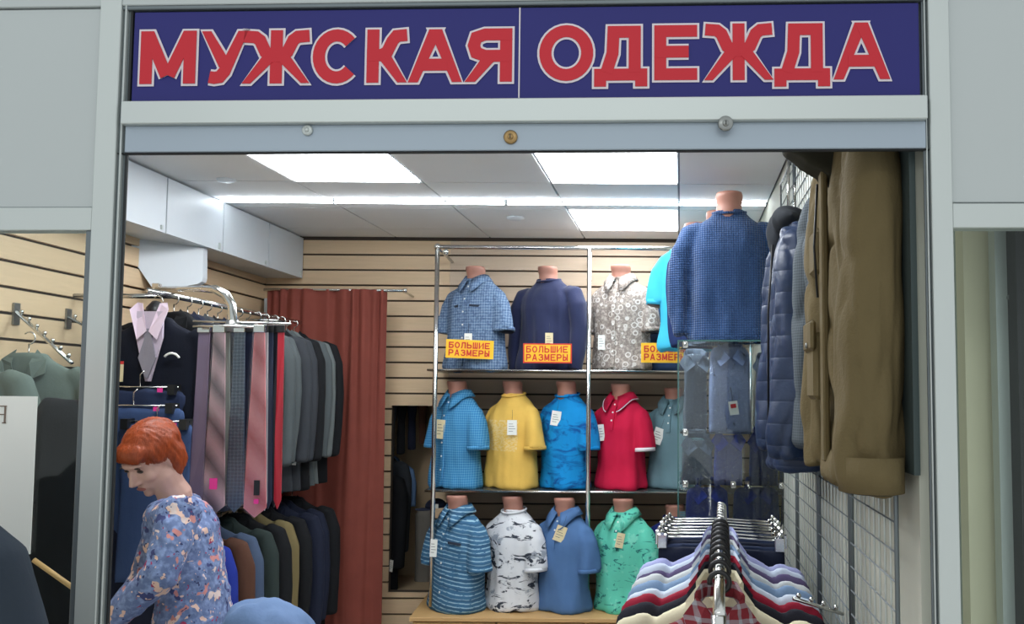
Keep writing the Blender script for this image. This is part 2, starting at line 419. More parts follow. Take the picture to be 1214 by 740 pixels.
# left wall
Lang = math.atan(.065)
wl = quad_wall('wall_left', [(XL(1.68) - .02, 1.68), (XL(5.45) - .02, 5.53)], (-.06, 0), 0, ZC + .07, M['groove'])
for z0, z1 in slat_levels():
    bm = BM(); a, b = Vector((XL(1.68), 1.68, z0 + G)), Vector((XL(5.45), 5.45, z0 + G)); h = Vector((0, 0, z1 - z0 - 2 * G))
    prism(bm, [a, b, b + h, a + h], Vector((-.02, 0, 0))); fin(bm, 'slat', M['slat_a'], wl)
# right wall
quad_wall('wall_right', [(XR(1.62), 1.62), (XR(5.53), 5.53)], (.05, 0), 0, ZC + .07, M['wallr'])
boxo('trim_1', at(314, 380, 5.40).x, 5.38, 0, at(323, 380, 5.40).x, 5.44, at(318, 354, 5.4).z, M['white']); struct(bpy.data.objects['trim_1'])

# ------------------------------------------------------------------ shop front
def froot(o): o.location = F0; o.rotation_euler = (0, 0, -FA); return o
def fbox(name, u0, z0, u1, z1, back, front, mat, parent=None, bev=.0015):
    bm = BM(); bx(bm, u0, -front, z0, u1, -back, z1, bev); o = fin(bm, name, mat, parent)
    return o
def U(px, py, off=0): return fp(px, py, off)[0]
def Zf(px, py, off=0): return fp(px, py, off)[1]
uL0, uL1 = U(101, 420, .008), U(126.5, 420, .008)            # left post bright face
uR0, uR1 = U(1108, 400, .008), U(1133, 400, .008)
n_ = [1]
def ftrim(u0, z0, u1, z1, back, front, mat):
    n_[0] += 1; return struct(froot(fbox('trim_%d' % n_[0], u0, z0, u1, z1, back, front, mat)))
ftrim(uL0, 0, uL1, 3.0, -.008, .008, M['alu'])
ftrim(uR0, 0, uR1, 3.0, -.008, .008, M['alu'])
uOL, uOR = U(148.5, 300, -.008), U(1096, 300, -.008)
zb = Zf(600, 180.5, -.008)
# inner channels (guide rails of the shutter)
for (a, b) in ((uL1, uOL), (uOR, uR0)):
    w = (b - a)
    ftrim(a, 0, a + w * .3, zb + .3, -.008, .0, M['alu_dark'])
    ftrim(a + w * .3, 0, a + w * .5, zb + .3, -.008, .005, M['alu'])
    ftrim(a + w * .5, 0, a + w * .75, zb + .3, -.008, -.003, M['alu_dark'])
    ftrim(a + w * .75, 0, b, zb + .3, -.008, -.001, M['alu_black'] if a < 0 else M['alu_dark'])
# beams
zs0, zs1 = Zf(620, 116), Zf(620, 9)
zm0 = Zf(620, 143.5, .02)
ftrim(U(143, 130, .02), zm0, U(1100, 125, .02), Zf(620, 116, .02), -.02, .02, M['alu'])
ftrim(uOL - .002, zb, uOR + .002, zm0, -.009, .006, M['shutter'])
ftrim(uL1, zb - .003, uR0, zb, -.008, .003, M['alu_black'])
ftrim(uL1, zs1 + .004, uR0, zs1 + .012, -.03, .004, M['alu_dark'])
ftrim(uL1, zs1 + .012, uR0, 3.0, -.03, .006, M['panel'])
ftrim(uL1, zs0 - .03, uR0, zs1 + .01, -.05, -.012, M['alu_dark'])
# front wall boards above both side windows
wf = struct(froot(fbox('wall_front', -2.62, Zf(50, 246), uL0, Zf(60, 11), -.05, .0, M['panel'])))
struct(froot(fbox('wall_front_right', uR1, Zf(1170, 240), 1.7, 3.0, -.05, .0, M['panel'])))
struct(froot(fbox('wall_front_top', -2.62, Zf(60, 9), uL0, 3.0, -.05, .004, M['panel'])))
# left window
lw = boxo('tmp', 0, 0, 0, .01, .01, .01, M['alu']); bpy.data.objects.remove(lw)
zt = Zf(50, 273, .006)
w1 = struct(froot(fbox('window_1', -2.62, zt, uL0, Zf(50, 246, .006), -.03, .006, M['alu'])))
fbox('window_frame', uL0 - .013, 0, uL0, zt, -.012, .003, M['alu_dark'], w1)
fbox('window_frame', -2.62, 0, -2.57, zt, -.04, .022, M['alu'], w1)
fbox('window_frame', -2.57, 0, uL0 - .016, .25, -.04, .022, M['panel'], w1)
fbox('window_pane', -2.57, .25, uL0 - .016, zt, -.008, -.003, M['glassw'], w1, 0)
zt2 = Zf(1170, 270, .006)
w2 = struct(froot(fbox('window_2', uR1, zt2, 1.7, Zf(1170, 241, .006), -.03, .006, M['alu'])))
fbox('window_frame', 1.65, 0, 1.7, zt2, -.04, .022, M['alu'], w2)
fbox('window_frame', uR1, 0, 1.65, .25, -.04, .022, M['panel'], w2)
fbox('window_pane', uR1, .25, 1.65, zt2, -.008, -.003, M['glassw'], w2, 0)
# what stands behind the right window: board, beige strip, white post
def strip(name, p0, p1, Y, th, mat, z1=2.6):
    o = boxo(name, at(p0, 500, Y).x, Y, 0, at(p1, 500, Y).x, Y + th, z1, mat); return o
strip('trim_40', 1126, 1400, 2.06, .03, flat('teal_board', (200, 212, 208), .6)); struct(bpy.data.objects['trim_40'])
strip('trim_41', 1146, 1183, 1.96, .04, flat('beige_board', (240, 232, 204), .6)); struct(bpy.data.objects['trim_41'])
p42 = strip('trim_42', 1184, 1208, 1.90, .03, M['alu']); struct(p42)
bm = BM(); q = at(1196, 353, 1.9); tube(bm, [(q.x, 1.893, q.z), (q.x, 1.9, q.z)], .006, 10, (1, 0, 0)); fin(bm, 'screw', M['steelcap'], p42)
strip('trim_43', 1209, 1330, 1.86, .04, flat('dark_board', (40, 42, 44), .5)); struct(bpy.data.objects['trim_43'])
# lock caps on the shutter box
for px, py, r, mt, lb in ((365, 155, .0105, 'alu', 'small pale plastic cap on the shutter box, leftmost of three'), (605.5, 163, .0135, 'brass', 'round brass lock cap in the middle of the shutter box'), (860, 147, .0145, 'steelcap', 'round steel lock cap where beam meets shutter box, right')):
    off = .021 if px == 860 else .006
    u, z = fp(px, py, off); p = F0 + FU * u + FN * off
    o = thing('lock_cap', lb, 'lock', (p.x, p.y, z), -FA)
    bm = BM(); tube(bm, [(0, .0, 0), (0, -.004, 0), (0, -.006, 0)], [r, r, r * .8], 20, (1, 0, 0)); fin(bm, 'cap_body', M[mt], o, True)
    bm = BM(); tube(bm, [(0, -.006, 0), (0, -.0085, 0)], [r * .45, r * .4], 14, (1, 0, 0)); fin(bm, 'cap_core', M[mt], o, True)
    if px > 400: boxo('key_slot', -.001, -.0095, -.004, .001, -.008, .004, M['black'], o)

# ------------------------------------------------------------------ lettering: glyphs as strokes on a 0..1 x 0..1 box
def arc(cx, cy, rx, ry, a0, a1, n=14):
    return [(cx + rx * math.cos(math.radians(a0 + (a1 - a0) * i / n)), cy + ry * math.sin(math.radians(a0 + (a1 - a0) * i / n))) for i in range(n + 1)]
GL = {
 'М': [[(.0, 0), (.0, 1)], [(.07, 1), (.47, .05)], [(.93, 1), (.53, .05)], [(1, 0), (1, 1)]],
 'У': [[(0, 1), (.5, .34)], [(1, 1), (.52, .16), (.38, .02), (.22, 0), (.08, .02)]],
 'Ж': [[(.5, 0), (.5, 1)], [(.02, .99), (.12, .98), (.2, .9), (.3, .62), (.42, .52), (.5, .52)], [(.98, .99), (.88, .98), (.8, .9), (.7, .62), (.58, .52), (.5, .52)], [(.38, .5), (.0, 0)], [(.62, .5), (1, 0)]],
 'С': [arc(.52, .5, .52, .5, 42, 318, 24)],
 'К': [[(0, 0), (0, 1)], [(.98, .99), (.82, .98), (.68, .86), (.5, .6), (.3, .52), (0, .52)], [(.38, .52), (.98, 0)]],
 'А': [[(0, 0), (.44, 1)], [(.56, 1), (1, 0)], [(.2, .28), (.8, .28)]],
 'Я': [[(1, 0), (1, 1)], [(1, 1), (.4, 1), (.15, .93), (.08, .74), (.15, .56), (.4, .48), (1, .48)], [(.55, .46), (.05, 0)]],
 'О': [arc(.5, .5, .5, .5, 90, 450, 30)],
 'Д': [[(.0, -.14), (.0, .0), (1, .0), (1, -.14)], [(.15, .05), (.3, .5), (.32, 1), (.84, 1), (.84, .05)]],
 'Е': [[(1, 1), (0, 1), (0, 0), (1, 0)], [(0, .52), (.92, .52)]],
 'Б': [[(.95, 1), (0, 1), (0, 0), (.6, 0), (.92, .08), (1, .3), (.92, .5), (.6, .58), (0, .58)]],
 'Л': [[(0, 0), (.14, .06), (.22, .4), (.24, 1), (1, 1), (1, 0)]],
 'Ь': [[(0, 1), (0, 0), (.6, 0), (.92, .08), (1, .3), (.92, .5), (.6, .58), (0, .58)]],
 'Ш': [[(0, 1), (0, 0), (1, 0), (1, 1)], [(.5, 1), (.5, 0)]],
 'И': [[(0, 1), (0, 0)], [(0, .08), (1, .92)], [(1, 1), (1, 0)]],
 'Р': [[(0, 0), (0, 1), (.6, 1), (.92, .92), (1, .72), (.92, .5), (.6, .44), (0, .44)]],
 'З': [[(.03, .82), (.2, .98), (.6, 1), (.92, .9), (.92, .66), (.6, .54), (.35, .53)], [(.6, .54), (1, .4), (1, .12), (.65, 0), (.25, 0), (0, .18)]],
 'Ы': [[(0, 1), (0, 0), (.42, 0), (.64, .1), (.7, .3), (.64, .48), (.42, .56), (0, .56)], [(1, 1), (1, 0)]],
}
def stroke(bm, pts, w, y, th, ext=0.0, closed=False, mat=0, flat_=True, xr=None, ends=(1, 1)):
    pts = [Vector((p[0], 0, p[1])) for p in pts]
    closed = (pts[0] - pts[-1]).length < 1e-6
    if closed: pts = pts[:-1]
    n = len(pts); L = []; R = []
    for i in range(n):
        a = pts[i - 1] if (i > 0 or closed) else None; b = pts[(i + 1) % n] if (i < n - 1 or closed) else None
        d1 = (pts[i] - a).normalized() if a is not None else None; d2 = (b - pts[i]).normalized() if b is not None else None
        p = pts[i]
        if d1 is None or d2 is None:
            d = d2 if d1 is None else d1; sg = -ends[0] if d1 is None else ends[1]
            fl = flat_ and (ends[0] if d1 is None else ends[1])
            if fl and abs(d.z) > .4:      # cut level with the letter's top or foot line
                L_n = Vector((-math.copysign(w / 2 / abs(d.z), d.z), 0, 0)); p = p + d * (sg * ext / abs(d.z)); L.append(p + L_n); R.append(p - L_n); continue
            p = p + d * (sg * ext); k = 1
        else:
            d = (d1 + d2).normalized(); k = 1 / max(.45, d.dot(d1))
        nrm = Vector((-d.z, 0, d.x)) * (w * k / 2); L.append(p + nrm); R.append(p - nrm)
    if xr:
        for v in L + R: v.x = min(max(v.x, xr[0]), xr[1])
    rng = range(n if closed else n - 1); off = Vector((0, y, 0)); dd = Vector((0, th, 0))
    lf = [bm.verts.new(v + off) for v in L]; rf = [bm.verts.new(v + off) for v in R]
    lb = [bm.verts.new(v + off + dd) for v in L]; rb = [bm.verts.new(v + off + dd) for v in R]
    fs = []
    for i in rng:
        j = (i + 1) % n
        fs += [bm.faces.new((lf[i], lf[j], rf[j], rf[i])), bm.faces.new((lf[i], lb[i], lb[j], lf[j])), bm.faces.new((rf[i], rf[j], rb[j], rb[i]))]
    if not closed:
        fs += [bm.faces.new((lf[0], rf[0], rb[0], lb[0])), bm.faces.new((lf[-1], lb[-1], rb[-1], rf[-1]))]
    for f in fs: f.material_index = mat
def letter(ch, x0, z0, x1, z1, w, o, y, parent, m1, m2=None):
    """letter filling the box (outer edge), stroke width w, outline o"""
    bm = BM(); h = w / 2
    f = lambda p: (x0 + h + p[0] * (x1 - x0 - w), z0 + h + p[1] * (z1 - z0 - w))
    for si, s in enumerate(GL[ch]):
        yj = si * .00025
        pts = [f(p) for p in s]
        e = h if pts[0] != pts[-1] else 0
        edge = lambda q: any(abs(v) < .011 or abs(v - 1) < .011 for v in (q[0], q[1])) or q[1] < 0
        e0, e1 = (1 if edge(s[0]) else 0), (1 if edge(s[-1]) else 0)
        stroke(bm, pts, w, y - yj, .0012, e * (0 if ch in 'С' else 1), flat_=ch != 'С', xr=(x0, x1), ends=(e0, e1))
        if m2: stroke(bm, pts, w + 2 * o, y + .0014 - yj * .5, .001, e * (0 if ch in 'С' else 1) + o, mat=1, flat_=ch != 'С', xr=(x0 - o, x1 + o), ends=(e0, e1))
    me = bpy.data.meshes.new('letter'); bm.to_mesh(me); bm.free(); me.materials.append(m1)
    if m2: me.materials.append(m2)
    ob = bpy.data.objects.new('letter', me); C.objects.link(ob); ob.parent = parent; return ob
def sign(px0, px1, lb, word):
    off = .0
    u0, u1 = U(px0, 60, off), U(px1, 60, off)
    r = thing('shop_sign', lb, 'sign', (0, 0, 0), 0, None); froot(r)
    fbox('sign_board', u0, zs0 - .002, u1, zs1, -.012, 0, M['blue'], r, .001)
    for ch, a, b, top, bot in word:
        x0, x1 = U(a, 60), U(b, 60); z1 = Zf((a + b) / 2, top); z0 = Zf((a + b) / 2, bot)
        pxm = (x1 - x0) / (b - a); o = 2.6 * pxm
        letter(ch, x0 + o, z0 + o, x1 - o, z1 - o, 14.2 * pxm, o, -.003, r, M['red'], M['outl'])
sign(158, 615, 'dark blue sign board left of the seam, red outlined letters МУЖСКАЯ',
     [('М', 165, 236, 35, 102.5), ('У', 237, 297, 35, 102.5), ('Ж', 286, 371, 34, 102), ('С', 369, 429, 33, 102), ('К', 433, 486, 33, 101), ('А', 482, 551, 33, 100.5), ('Я', 549, 610, 32, 100)])
sign(616.5, 1090, 'dark blue sign board right of the seam, red outlined letters ОДЕЖДА',
     [('О', 637, 706, 28, 99), ('Д', 702, 770, 29, 98.5), ('Е', 773, 829, 28, 98), ('Ж', 832, 919, 26, 98), ('Д', 915, 986, 26, 98), ('А', 985, 1057, 25, 97)])
fbs = froot(fbox('trim_44', U(615, 60), zs0, U(616.6, 60), zs1, -.01, .0005, M['outl'], None, 0)); struct(fbs)

# poster on the left glass
u1, z1_ = fp(45, 470, -.002); u0, z0_ = fp(-90, 655, -.002)
ps = froot(thing('poster', 'white paper sheet taped to the left window, brown reversed letter showing', 'poster'))
fbox('sheet', u0, z0_, u1, z1_, -.002, .0, M['card'], ps, 0)
bm = BM(); s_ = (U(8, 490) - U(0, 490)) / 8
uu = U(6.5, 490); za, zb_ = Zf(3, 481), Zf(3, 502)
bx(bm, uu - s_ * 1, -.0016, zb_, uu + s_ * .8, -.0006, za); bx(bm, uu - s_ * 9, -.0016, za - s_ * 1.2, uu + s_ * 1.5, -.0006, za)
bx(bm, uu - s_ * 9, -.0016, (za + zb_) / 2 - s_ * .6, uu, -.0006, (za + zb_) / 2 + s_ * .6); bx(bm, uu - s_ * 3, -.0016, zb_, uu + s_ * 1.5, -.0006, zb_ + s_ * 1.2)
fin(bm, 'reversed_letter', flat('brown_print', (120, 104, 92), .7), ps)

# ================================================================== OVERHEAD CUPBOARDS (left)
def XC(Y): return -1.815 - .085 * (5.45 - Y)
zc0 = 2.385
bnd = [2.4, 2.9, 3.4, 3.9, 4.42, 4.95, 5.44]
names = ['nearest the shop front', 'second from the shop front', 'third from the shop front', 'under the bright end of the LED strip', 'second from the back wall', 'against the back wall']
for i in range(6):
    a, b = bnd[i] + .002, bnd[i + 1] - .002
    r = thing('wall_cupboard', 'white overhead cupboard along the left wall, ' + names[i], 'cupboard', (XC(a), a, zc0), 0, 'overhead cupboards on the left wall')
    bm = BM(); o = Vector((XC(a), a, zc0)); h = Vector((0, 0, ZC - zc0 - .004))
    P = [Vector((XL(a) + .004, a, zc0)) - o, Vector((XC(a) - .02, a, zc0)) - o, Vector((XC(b) - .02, b, zc0)) - o, Vector((XL(b) + .004, b, zc0)) - o]
    prism(bm, P, h); fin(bm, 'carcass', M['white'], r)
    bm = BM(); g = .003
    P = [Vector((XC(a + g) - .018, a + g, zc0)) - o, Vector((XC(a + g), a + g, zc0)) - o, Vector((XC(b - g), b - g, zc0)) - o, Vector((XC(b - g) - .018, b - g, zc0)) - o]
    prism(bm, P, h * .97); d = fin(bm, 'door', M['white'], r)
    bm = BM(); bx(bm, .0 + (XC(b - .03) - o.x) - .001, b - .045 - a, .01, (XC(b - .03) - o.x) + .008, b - .035 - a, .04 if i % 2 else .03); fin(bm, 'handle', M['alu'], d)
# white bracket panel below the cupboards
Yp = 3.9
pp = [(150, 282), (152, 300), (170, 326), (182, 344), (190, 344), (233, 337), (239, 334), (240.5, 329), (241, 288)]
A_, B_ = at(155, 300, 4.03), at(240, 300, 4.27); N_ = Vector((B_.y - A_.y, -(B_.x - A_.x), 0)).normalized()
P = [CAMP + ray(a, b) * ((A_ - CAMP).dot(N_) / ray(a, b).dot(N_)) for a, b in pp]
P[0].z = P[-1].z = zc0 - .001
rt = thing('bracket_panel', 'white panel with cut corner hanging under the overhead cupboards', 'panel', P[2])
bm = BM(); prism(bm, [p - P[2] for p in P], Vector((0, .05, 0))); fin(bm, 'panel_board', M['white'], rt)

# ================================================================== HANGERS AND GARMENTS
_c = {}
def hanger_mesh():
    if 'h' in _c: return _c['h']
    bm = BM()
    tube(bm, [(-.17, 0, -.105), (-.1, 0, -.06), (-.035, 0, -.02), (0, 0, 0), (.035, 0, -.02), (.1, 0, -.06), (.17, 0, -.105)], [(.008, .008), (.007, .01), (.008, .01), (.01, .01), (.008, .01), (.007, .01), (.008, .008)], 8, (0, 1, 0))
    me = bpy.data.meshes.new('hanger_bar'); bm.to_mesh(me); bm.free()
    for f in me.polygons: f.use_smooth = True
    me.materials.append(M['black'])
    bm = BM(); pts = [(0, 0, 0), (0, 0, .05)] + [(-.0 + .02 * math.sin(a), 0, .072 - .022 * math.cos(a)) for a in [x * .5 for x in range(0, 9)]]
    tube(bm, pts, .003, 6, (0, 1, 0)); m2 = bpy.data.meshes.new('hook'); bm.to_mesh(m2); bm.free(); m2.materials.append(M['chrome'])
    for f in m2.polygons: f.use_smooth = True
    _c['h'] = (me, m2); return _c['h']
def hanger(loc, rz, label, group, bar=None, hookm=None):
    a, b = hanger_mesh(); r = thing('clothes_hanger', label, 'hanger', loc, rz, group)
    link('hanger_bar', a, bar or M['black'], r)
    if hookm:
        if 'hk' not in _c:
            bm = BM(); tube(bm, [(0, 0, 0), (0, 0, .045)] + [(.022 * math.sin(x), 0, .068 - .022 * math.cos(x)) for x in [q * .5 for q in range(0, 11)]], .006, 8, (0, 1, 0)); m_ = bpy.data.meshes.new('hook'); bm.to_mesh(m_); bm.free()
            for f in m_.polygons: f.use_smooth = True
            m_.materials.append(hookm); _c['hk'] = m_
        link('hook', _c['hk'], hookm, r)
    else: link('hook', b, M['chrome'], r)
    return r
def garment_mesh(style, seed, hw=.215, L=.76, hd=.055, sl=.6, flare=1.06):
    key = (style, seed, hw, L, hd, sl)
    if key in _c: return _c[key]
    bm = BM()
    rows = [(-L, hw * flare * .92, hd, 0, 0), (-L * .6, hw * .86, hd * .95, 0, 0), (-.22, hw * .84, hd * .9, 0, 0), (-.11, hw * .93, hd * .85, 0, 0), (-.07, hw * .88, hd * .75, 0, 0), (-.035, hw * .64, hd * .72, 0, 0), (-.008, hw * .38, hd * .7, 0, 0), (.018, hw * .27, hd * .7, 0, 0)]
    stack(bm, rows, 28, 30, 2.6)
    for s in (-1, 1):
        if style == 'vest': continue
        pts = [(s * hw * .7, 0, -.055), (s * hw * .93, 0, -.078), (s * hw * 1.05, -.0, -.16), (s * hw * 1.1, -.01, -.32), (s * hw * 1.12, -.02, -sl * .75), (s * hw * 1.1, -.03, -sl)]
        w = .052 if style != 'shirt' else .05
        tube(bm, pts, [(w * .7, hd * .6), (w * .95, hd * .75), (w * 1.0, hd * .85), (w, hd * .8), (w * .9, hd * .75), (w * .85, hd * .7)], 12, (0, 1, 0))
    me = blob('garment_body', bm, .011, 3, fold(.012, 8, 1.6, seed, -L, 0)); _c[key] = me; return me
def vneck(root, mat, z0, w, y, name='collar', depth=.14, cw=.03):
    """two turned-down collar / lapel blades"""
    bm = BM()
    for s in (-1, 1):
        P = [(s * .035, y + .035, z0 + .03), (s * .075, y + .02, z0 - .005), (s * w, y - .006, z0 - .055), (s * .045, y - .012, z0 - .075), (s * .012, y - .012, z0 - depth), (s * .004, y - .008, z0 - depth), (s * .03, y - .004, z0 - .02)]
        P = [Vector(p) for p in P]; prism(bm, P, Vector((0, -.004, 0)))
    return fin(bm, name, mat, root)
def shirt_collar(root, mat, z0, y, sp=.045, name='collar', sz=1.0):
    bm = BM()
    for s in (-1, 1):
        P = [(s * .004, y - .012, z0 - .01), (s * .03, y - .004, z0 + .028), (s * .05, y + .02, z0 + .04), (s * (.05 + .03 * sz), y + .015, z0 + .0), (s * (sp + .02 * sz), y - .02, z0 - .052 * sz)]
        prism(bm, [Vector(p) for p in P], Vector((0, -.005, .002)))
    bm2 = tube(bm, [(-.05, y + .02, z0 + .035), (-.035, y + .06, z0 + .05), (0, y + .075, z0 + .053), (.035, y + .06, z0 + .05), (.05, y + .02, z0 + .035)], [(.006, .02)] * 5, 8, (0, 0, 1))
    return fin(bm, name, mat, root)
def cardtag(root, p, w=.03, h=.055, rz=0, tilt=0, mat=None, name='price_tag', string=True, pink=False, lines=True):
    o = boxo(name, -w / 2, -.0008, -h / 2, w / 2, .0008, h / 2, mat or M['card'], root)
    o.location = p; o.rotation_euler = (0, tilt, rz)
    if lines:
        bm = BM()
        for k in range(4): bx(bm, -w * .35, -.0014, h * (.22 - .16 * k), w * (.1 + .25 * ((k * 7) % 3) / 2), -.0009, h * (.25 - .16 * k))
        fin(bm, 'print_lines', M['print'], o)
    if string: tubeo('tag_string', [(0, 0, h / 2), (.002, .002, h / 2 + .03), (0, .004, h / 2 + .06)], .0009, M['black'], o, 5)
    if pink: boxo('price_sticker', -w * .4, -.0018, -h * .2, w * .4, -.001, h * .15, M['pink'], o)
    return o
def garment(loc, rz, label, cat, mat, style='jacket', seed=0, group=None, name='suit_jacket', collar=None, tg=None, hg=None, hgl=None, **kw):
    r = thing(name, label, cat, loc, rz, group)
    link('garment_body', garment_mesh(style, seed, **kw), mat, r)
    hd = kw.get('hd', .055)
    if style == 'shirt': shirt_collar(r, collar or mat, 0, -hd * .6)
    elif style in ('jacket', 'vest'): vneck(r, collar or mat, 0, .085, -hd * .8)
    if tg: 
        for q in tg: cardtag(r, q, .028, .075, 0, .1, M['card'])
    if hgl: hanger(loc, rz, hgl, hg)
    return r

# fabrics of hanging clothes
F = {}
def fm(k, rgb, *a, **b): F[k] = fabric('fabric_' + k, rgb, *a, **b); return F[k]
fm('charcoal', (52, 55, 60)); fm('grey', (74, 80, 82)); fm('grey2', (98, 104, 104)); fm('black', (22, 23, 26)); fm('navy', (28, 33, 50)); fm('dgreen', (46, 56, 54))
fm('slate', (70, 84, 108)); fm('olive', (112, 100, 68)); fm('sage', (98, 110, 104)); fm('lblue', (112, 142, 186)); fm('royal', (36, 52, 140)); fm('denim', (58, 76, 112), spec=.1); fm('ddenim', (38, 48, 74))
fm('ldenim', (104, 128, 166), bump=.5); fm('brown', (84, 56, 44)); fm('lilac', (198, 184, 200)); fm('vest', (20, 24, 36)); fm('greytie', (140, 136, 146), rough=.5)

# --- upper left rail
ZR = 2.055
def XRL(y): return -1.76 + .073 * (y - 3.42)
for z_, lb_ in ((ZR, 'upper chrome hanging rail along the left wall carrying the suits'), (1.12, 'lower chrome hanging rail along the left wall, under the suits')):
    rail = thing('clothes_rail', lb_, 'clothes rail', (XRL(3.40), 3.40, z_), 0, None)
    tubeo('rail_tube', [(0, 0, 0), (XRL(4.92) - XRL(3.40), 1.52, 0)], .0125, M['chrome'], rail)
    for yy in (.2, 1.4):
        tubeo('rail_arm', [(XRL(3.4 + yy) - XRL(3.40), yy, 0), (XL(3.4 + yy) - XRL(3.40), yy, 0)], .01, M['chrome'], rail)
up = [('black', 3.14, 'black suit jacket just behind the vest display'), ('navy', 3.24, 'navy suit jacket second behind the vest display'), ('charcoal', 3.34, 'charcoal suit jacket third behind the vest display'), ('black', 3.44, 'black suit jacket fourth behind the vest display'),
      ('navy', 3.54, 'navy suit jacket fifth behind the vest display'), ('dgreen', 3.63, 'dark green suit jacket hidden behind the ties'), ('grey', 3.72, 'grey suit jacket peeping out right of the red tie'),
      ('grey', 3.81, 'mid grey suit jacket just right of the red tie'), ('charcoal', 3.90, 'charcoal suit jacket right of the mid grey jacket'), ('charcoal', 3.99, 'charcoal suit jacket between another charcoal and the pale grey one'),
      ('black', 4.08, 'black suit jacket before the pale grey one'), ('grey', 4.17, 'grey suit jacket under clear film near the curtain'), ('grey2', 4.27, 'pale grey suit jacket under clear film, rightmost of the row'), ('black', 4.37, 'black speckled jacket behind the pale grey one, by the curtain')]
for i, (f, y, lb) in enumerate(up):
    y = 3.60 + i * .096; x = XRL(y) + random.uniform(-.01, .01)
    garment((x, y, ZR - .085), random.uniform(-.06, .06), lb, 'jacket', F[f], 'jacket', i % 4, 'suits on the upper left rail', 'suit_jacket',
            tg=[(.2, -.075, -.66)] if i in (7, 9, 12) else None, hg='hangers on the upper left rail', hgl='black hanger inside the ' + lb, L=.84, sl=.68, hw=.22)
lo = [('lblue', 3.08, 'pale blue shirt on the lower rail, just right of the woman'), ('royal', 3.16, 'bright blue shirt on the lower rail beside the woman'), ('brown', 3.24, 'dark brown jacket on the lower rail'), ('slate', 3.34, 'slate blue jacket on the lower rail'),
      ('dgreen', 3.44, 'green grey jacket on the lower rail'), ('black', 3.54, 'black jacket on the lower rail before the olive one'), ('olive', 3.63, 'olive jacket on the lower rail'), ('black', 3.76, 'black jacket on the lower rail right of the olive one'), ('navy', 3.88, 'dark navy jacket on the lower rail, third from the curtain'),
      ('navy', 4.02, 'dark navy jacket on the lower rail, second from the curtain'), ('black', 4.16, 'black jacket on the lower rail nearest the curtain')]
for i, (f, y, lb) in enumerate(lo):
    y = 3.50 + i * .135
    garment((XRL(y) + .01 * (i % 3), y, 1.12 - .085), random.uniform(-.05, .05), lb, 'jacket', F[f], 'jacket', i % 4, 'clothes on the lower left rail', 'hanging_jacket', hg='hangers on the lower left rail', hgl='black hanger inside the ' + lb, L=.8, sl=.62)

# --- vest display with shirt and tie at the near end
YV = 3.46; p = at(187, 372, YV); cs = 1.18
r = thing('vest_display', 'dark vest over pink collared shirt with grey tie, on hanger above the woman', 'shirt', (p.x, YV, at(187, 381, YV).z))
link('garment_body', garment_mesh('jacket', 1, .205, .86, .05, .66), F['vest'], r)
yv = -.062
bm = BM(); prism(bm, [Vector((q[0] * cs, q[1], q[2] * cs)) for q in [(-.045, yv, .03), (.045, yv, .03), (.045, yv, -.06), (.008, yv, -.21), (-.008, yv, -.21), (-.045, yv, -.06)]], Vector((0, .012, 0))); fin(bm, 'shirt_front', F['lilac'], r)
bm = BM()
for s in (-1, 1): prism(bm, [Vector((q[0] * cs, q[1], q[2] * cs)) for q in [(s * .004, yv - .012, -.04), (s * .034, yv - .016, -.068), (s * .066, yv - .006, .035), (s * .05, yv + .02, .062), (s * .03, yv + .01, .058)]], Vector((0, -.004, 0)))
fin(bm, 'collar', M['lilac_shirt'], r)
bm = BM(); prism(bm, [Vector((q[0] * cs, q[1], q[2] * cs)) for q in [(-.016, yv - .008, -.03), (.016, yv - .008, -.03), (.012, yv - .01, -.065), (.03, yv - .012, -.13), (.004, yv - .012, -.2), (-.004, yv - .012, -.2), (-.03, yv - .012, -.13), (-.012, yv - .01, -.065)]], Vector((0, .008, 0))); fin(bm, 'necktie', F['greytie'], r)
bm = BM(); tube(bm, [(0, -.02, .0), (0, -.02, .05), (0, -.01, .075)], [.035, .036, .02], 16, (0, 1, 0)); fin(bm, 'neck_form', M['black'], r, True)
tl = boxo('price_tag', -.026, -.001, -.04, .026, .001, .03, M['cream'], r); tl.location = (-.12, -.07, -.21); boxo('tag_header', -.026, -.0015, .03, .026, .0015, .042, M['redp'], tl)
tubeo('trouser_hanger_end', [(.1 + .035 * math.cos(a), -.075, -.17 + .035 * math.sin(a)) for a in [.5 + .25 * k for k in range(9)]], .005, M['card'], r, 6)
hanger((p.x, YV, at(187, 381, YV).z + .01), 0, 'clear topped hanger holding the vest display', 'hangers on the upper left rail')

# --- tie rack with curved tube
Yt = 2.86
e0 = at(186, 342, 4.08); e1 = at(255, 343, Yt); e2 = at(268, 350, Yt); e3 = at(275, 362, Yt); e4 = at(276, 378, Yt)
r = thing('tie_rack', 'bent chrome tube with clip bar carrying the neckties', 'tie rack', e4)
pts = [e0, e0.lerp(e1, .5), e0.lerp(e1, .85), e1, e2, e3, e4, at(276, 390, Yt)]
tubeo('bent_tube', [q - e4 for q in pts], [.011, .0115, .012, .0145, .0155, .0155, .0155, .013], M['chrome'], r, 14, (0, 1, .2))
bm = BM(); bx(bm, e0.x - e4.x - .02, e0.y - e4.y - .012, e0.z - e4.z - .025, e0.x - e4.x + .015, e0.y - e4.y + .02, e0.z - e4.z + .025, .003); fin(bm, 'wall_flange', M['chrome'], r)
q0, q1 = at(229, 381, Yt) - e4, at(345, 384, Yt) - e4
tubeo('cross_bar', [q0, q1], .004, M['chrome'], r)
tubeo('hub', [Vector((0, 0, -.045)), Vector((0, 0, -.005))], [.03, .02], M['steelcap'], r, 14)
tube_pts = [(-.12, -.03, -.03), (0, -.045, -.028), (.1, -.02, -.03)]
tubeo('front_bar', tube_pts, .0045, M['chrome'], r)
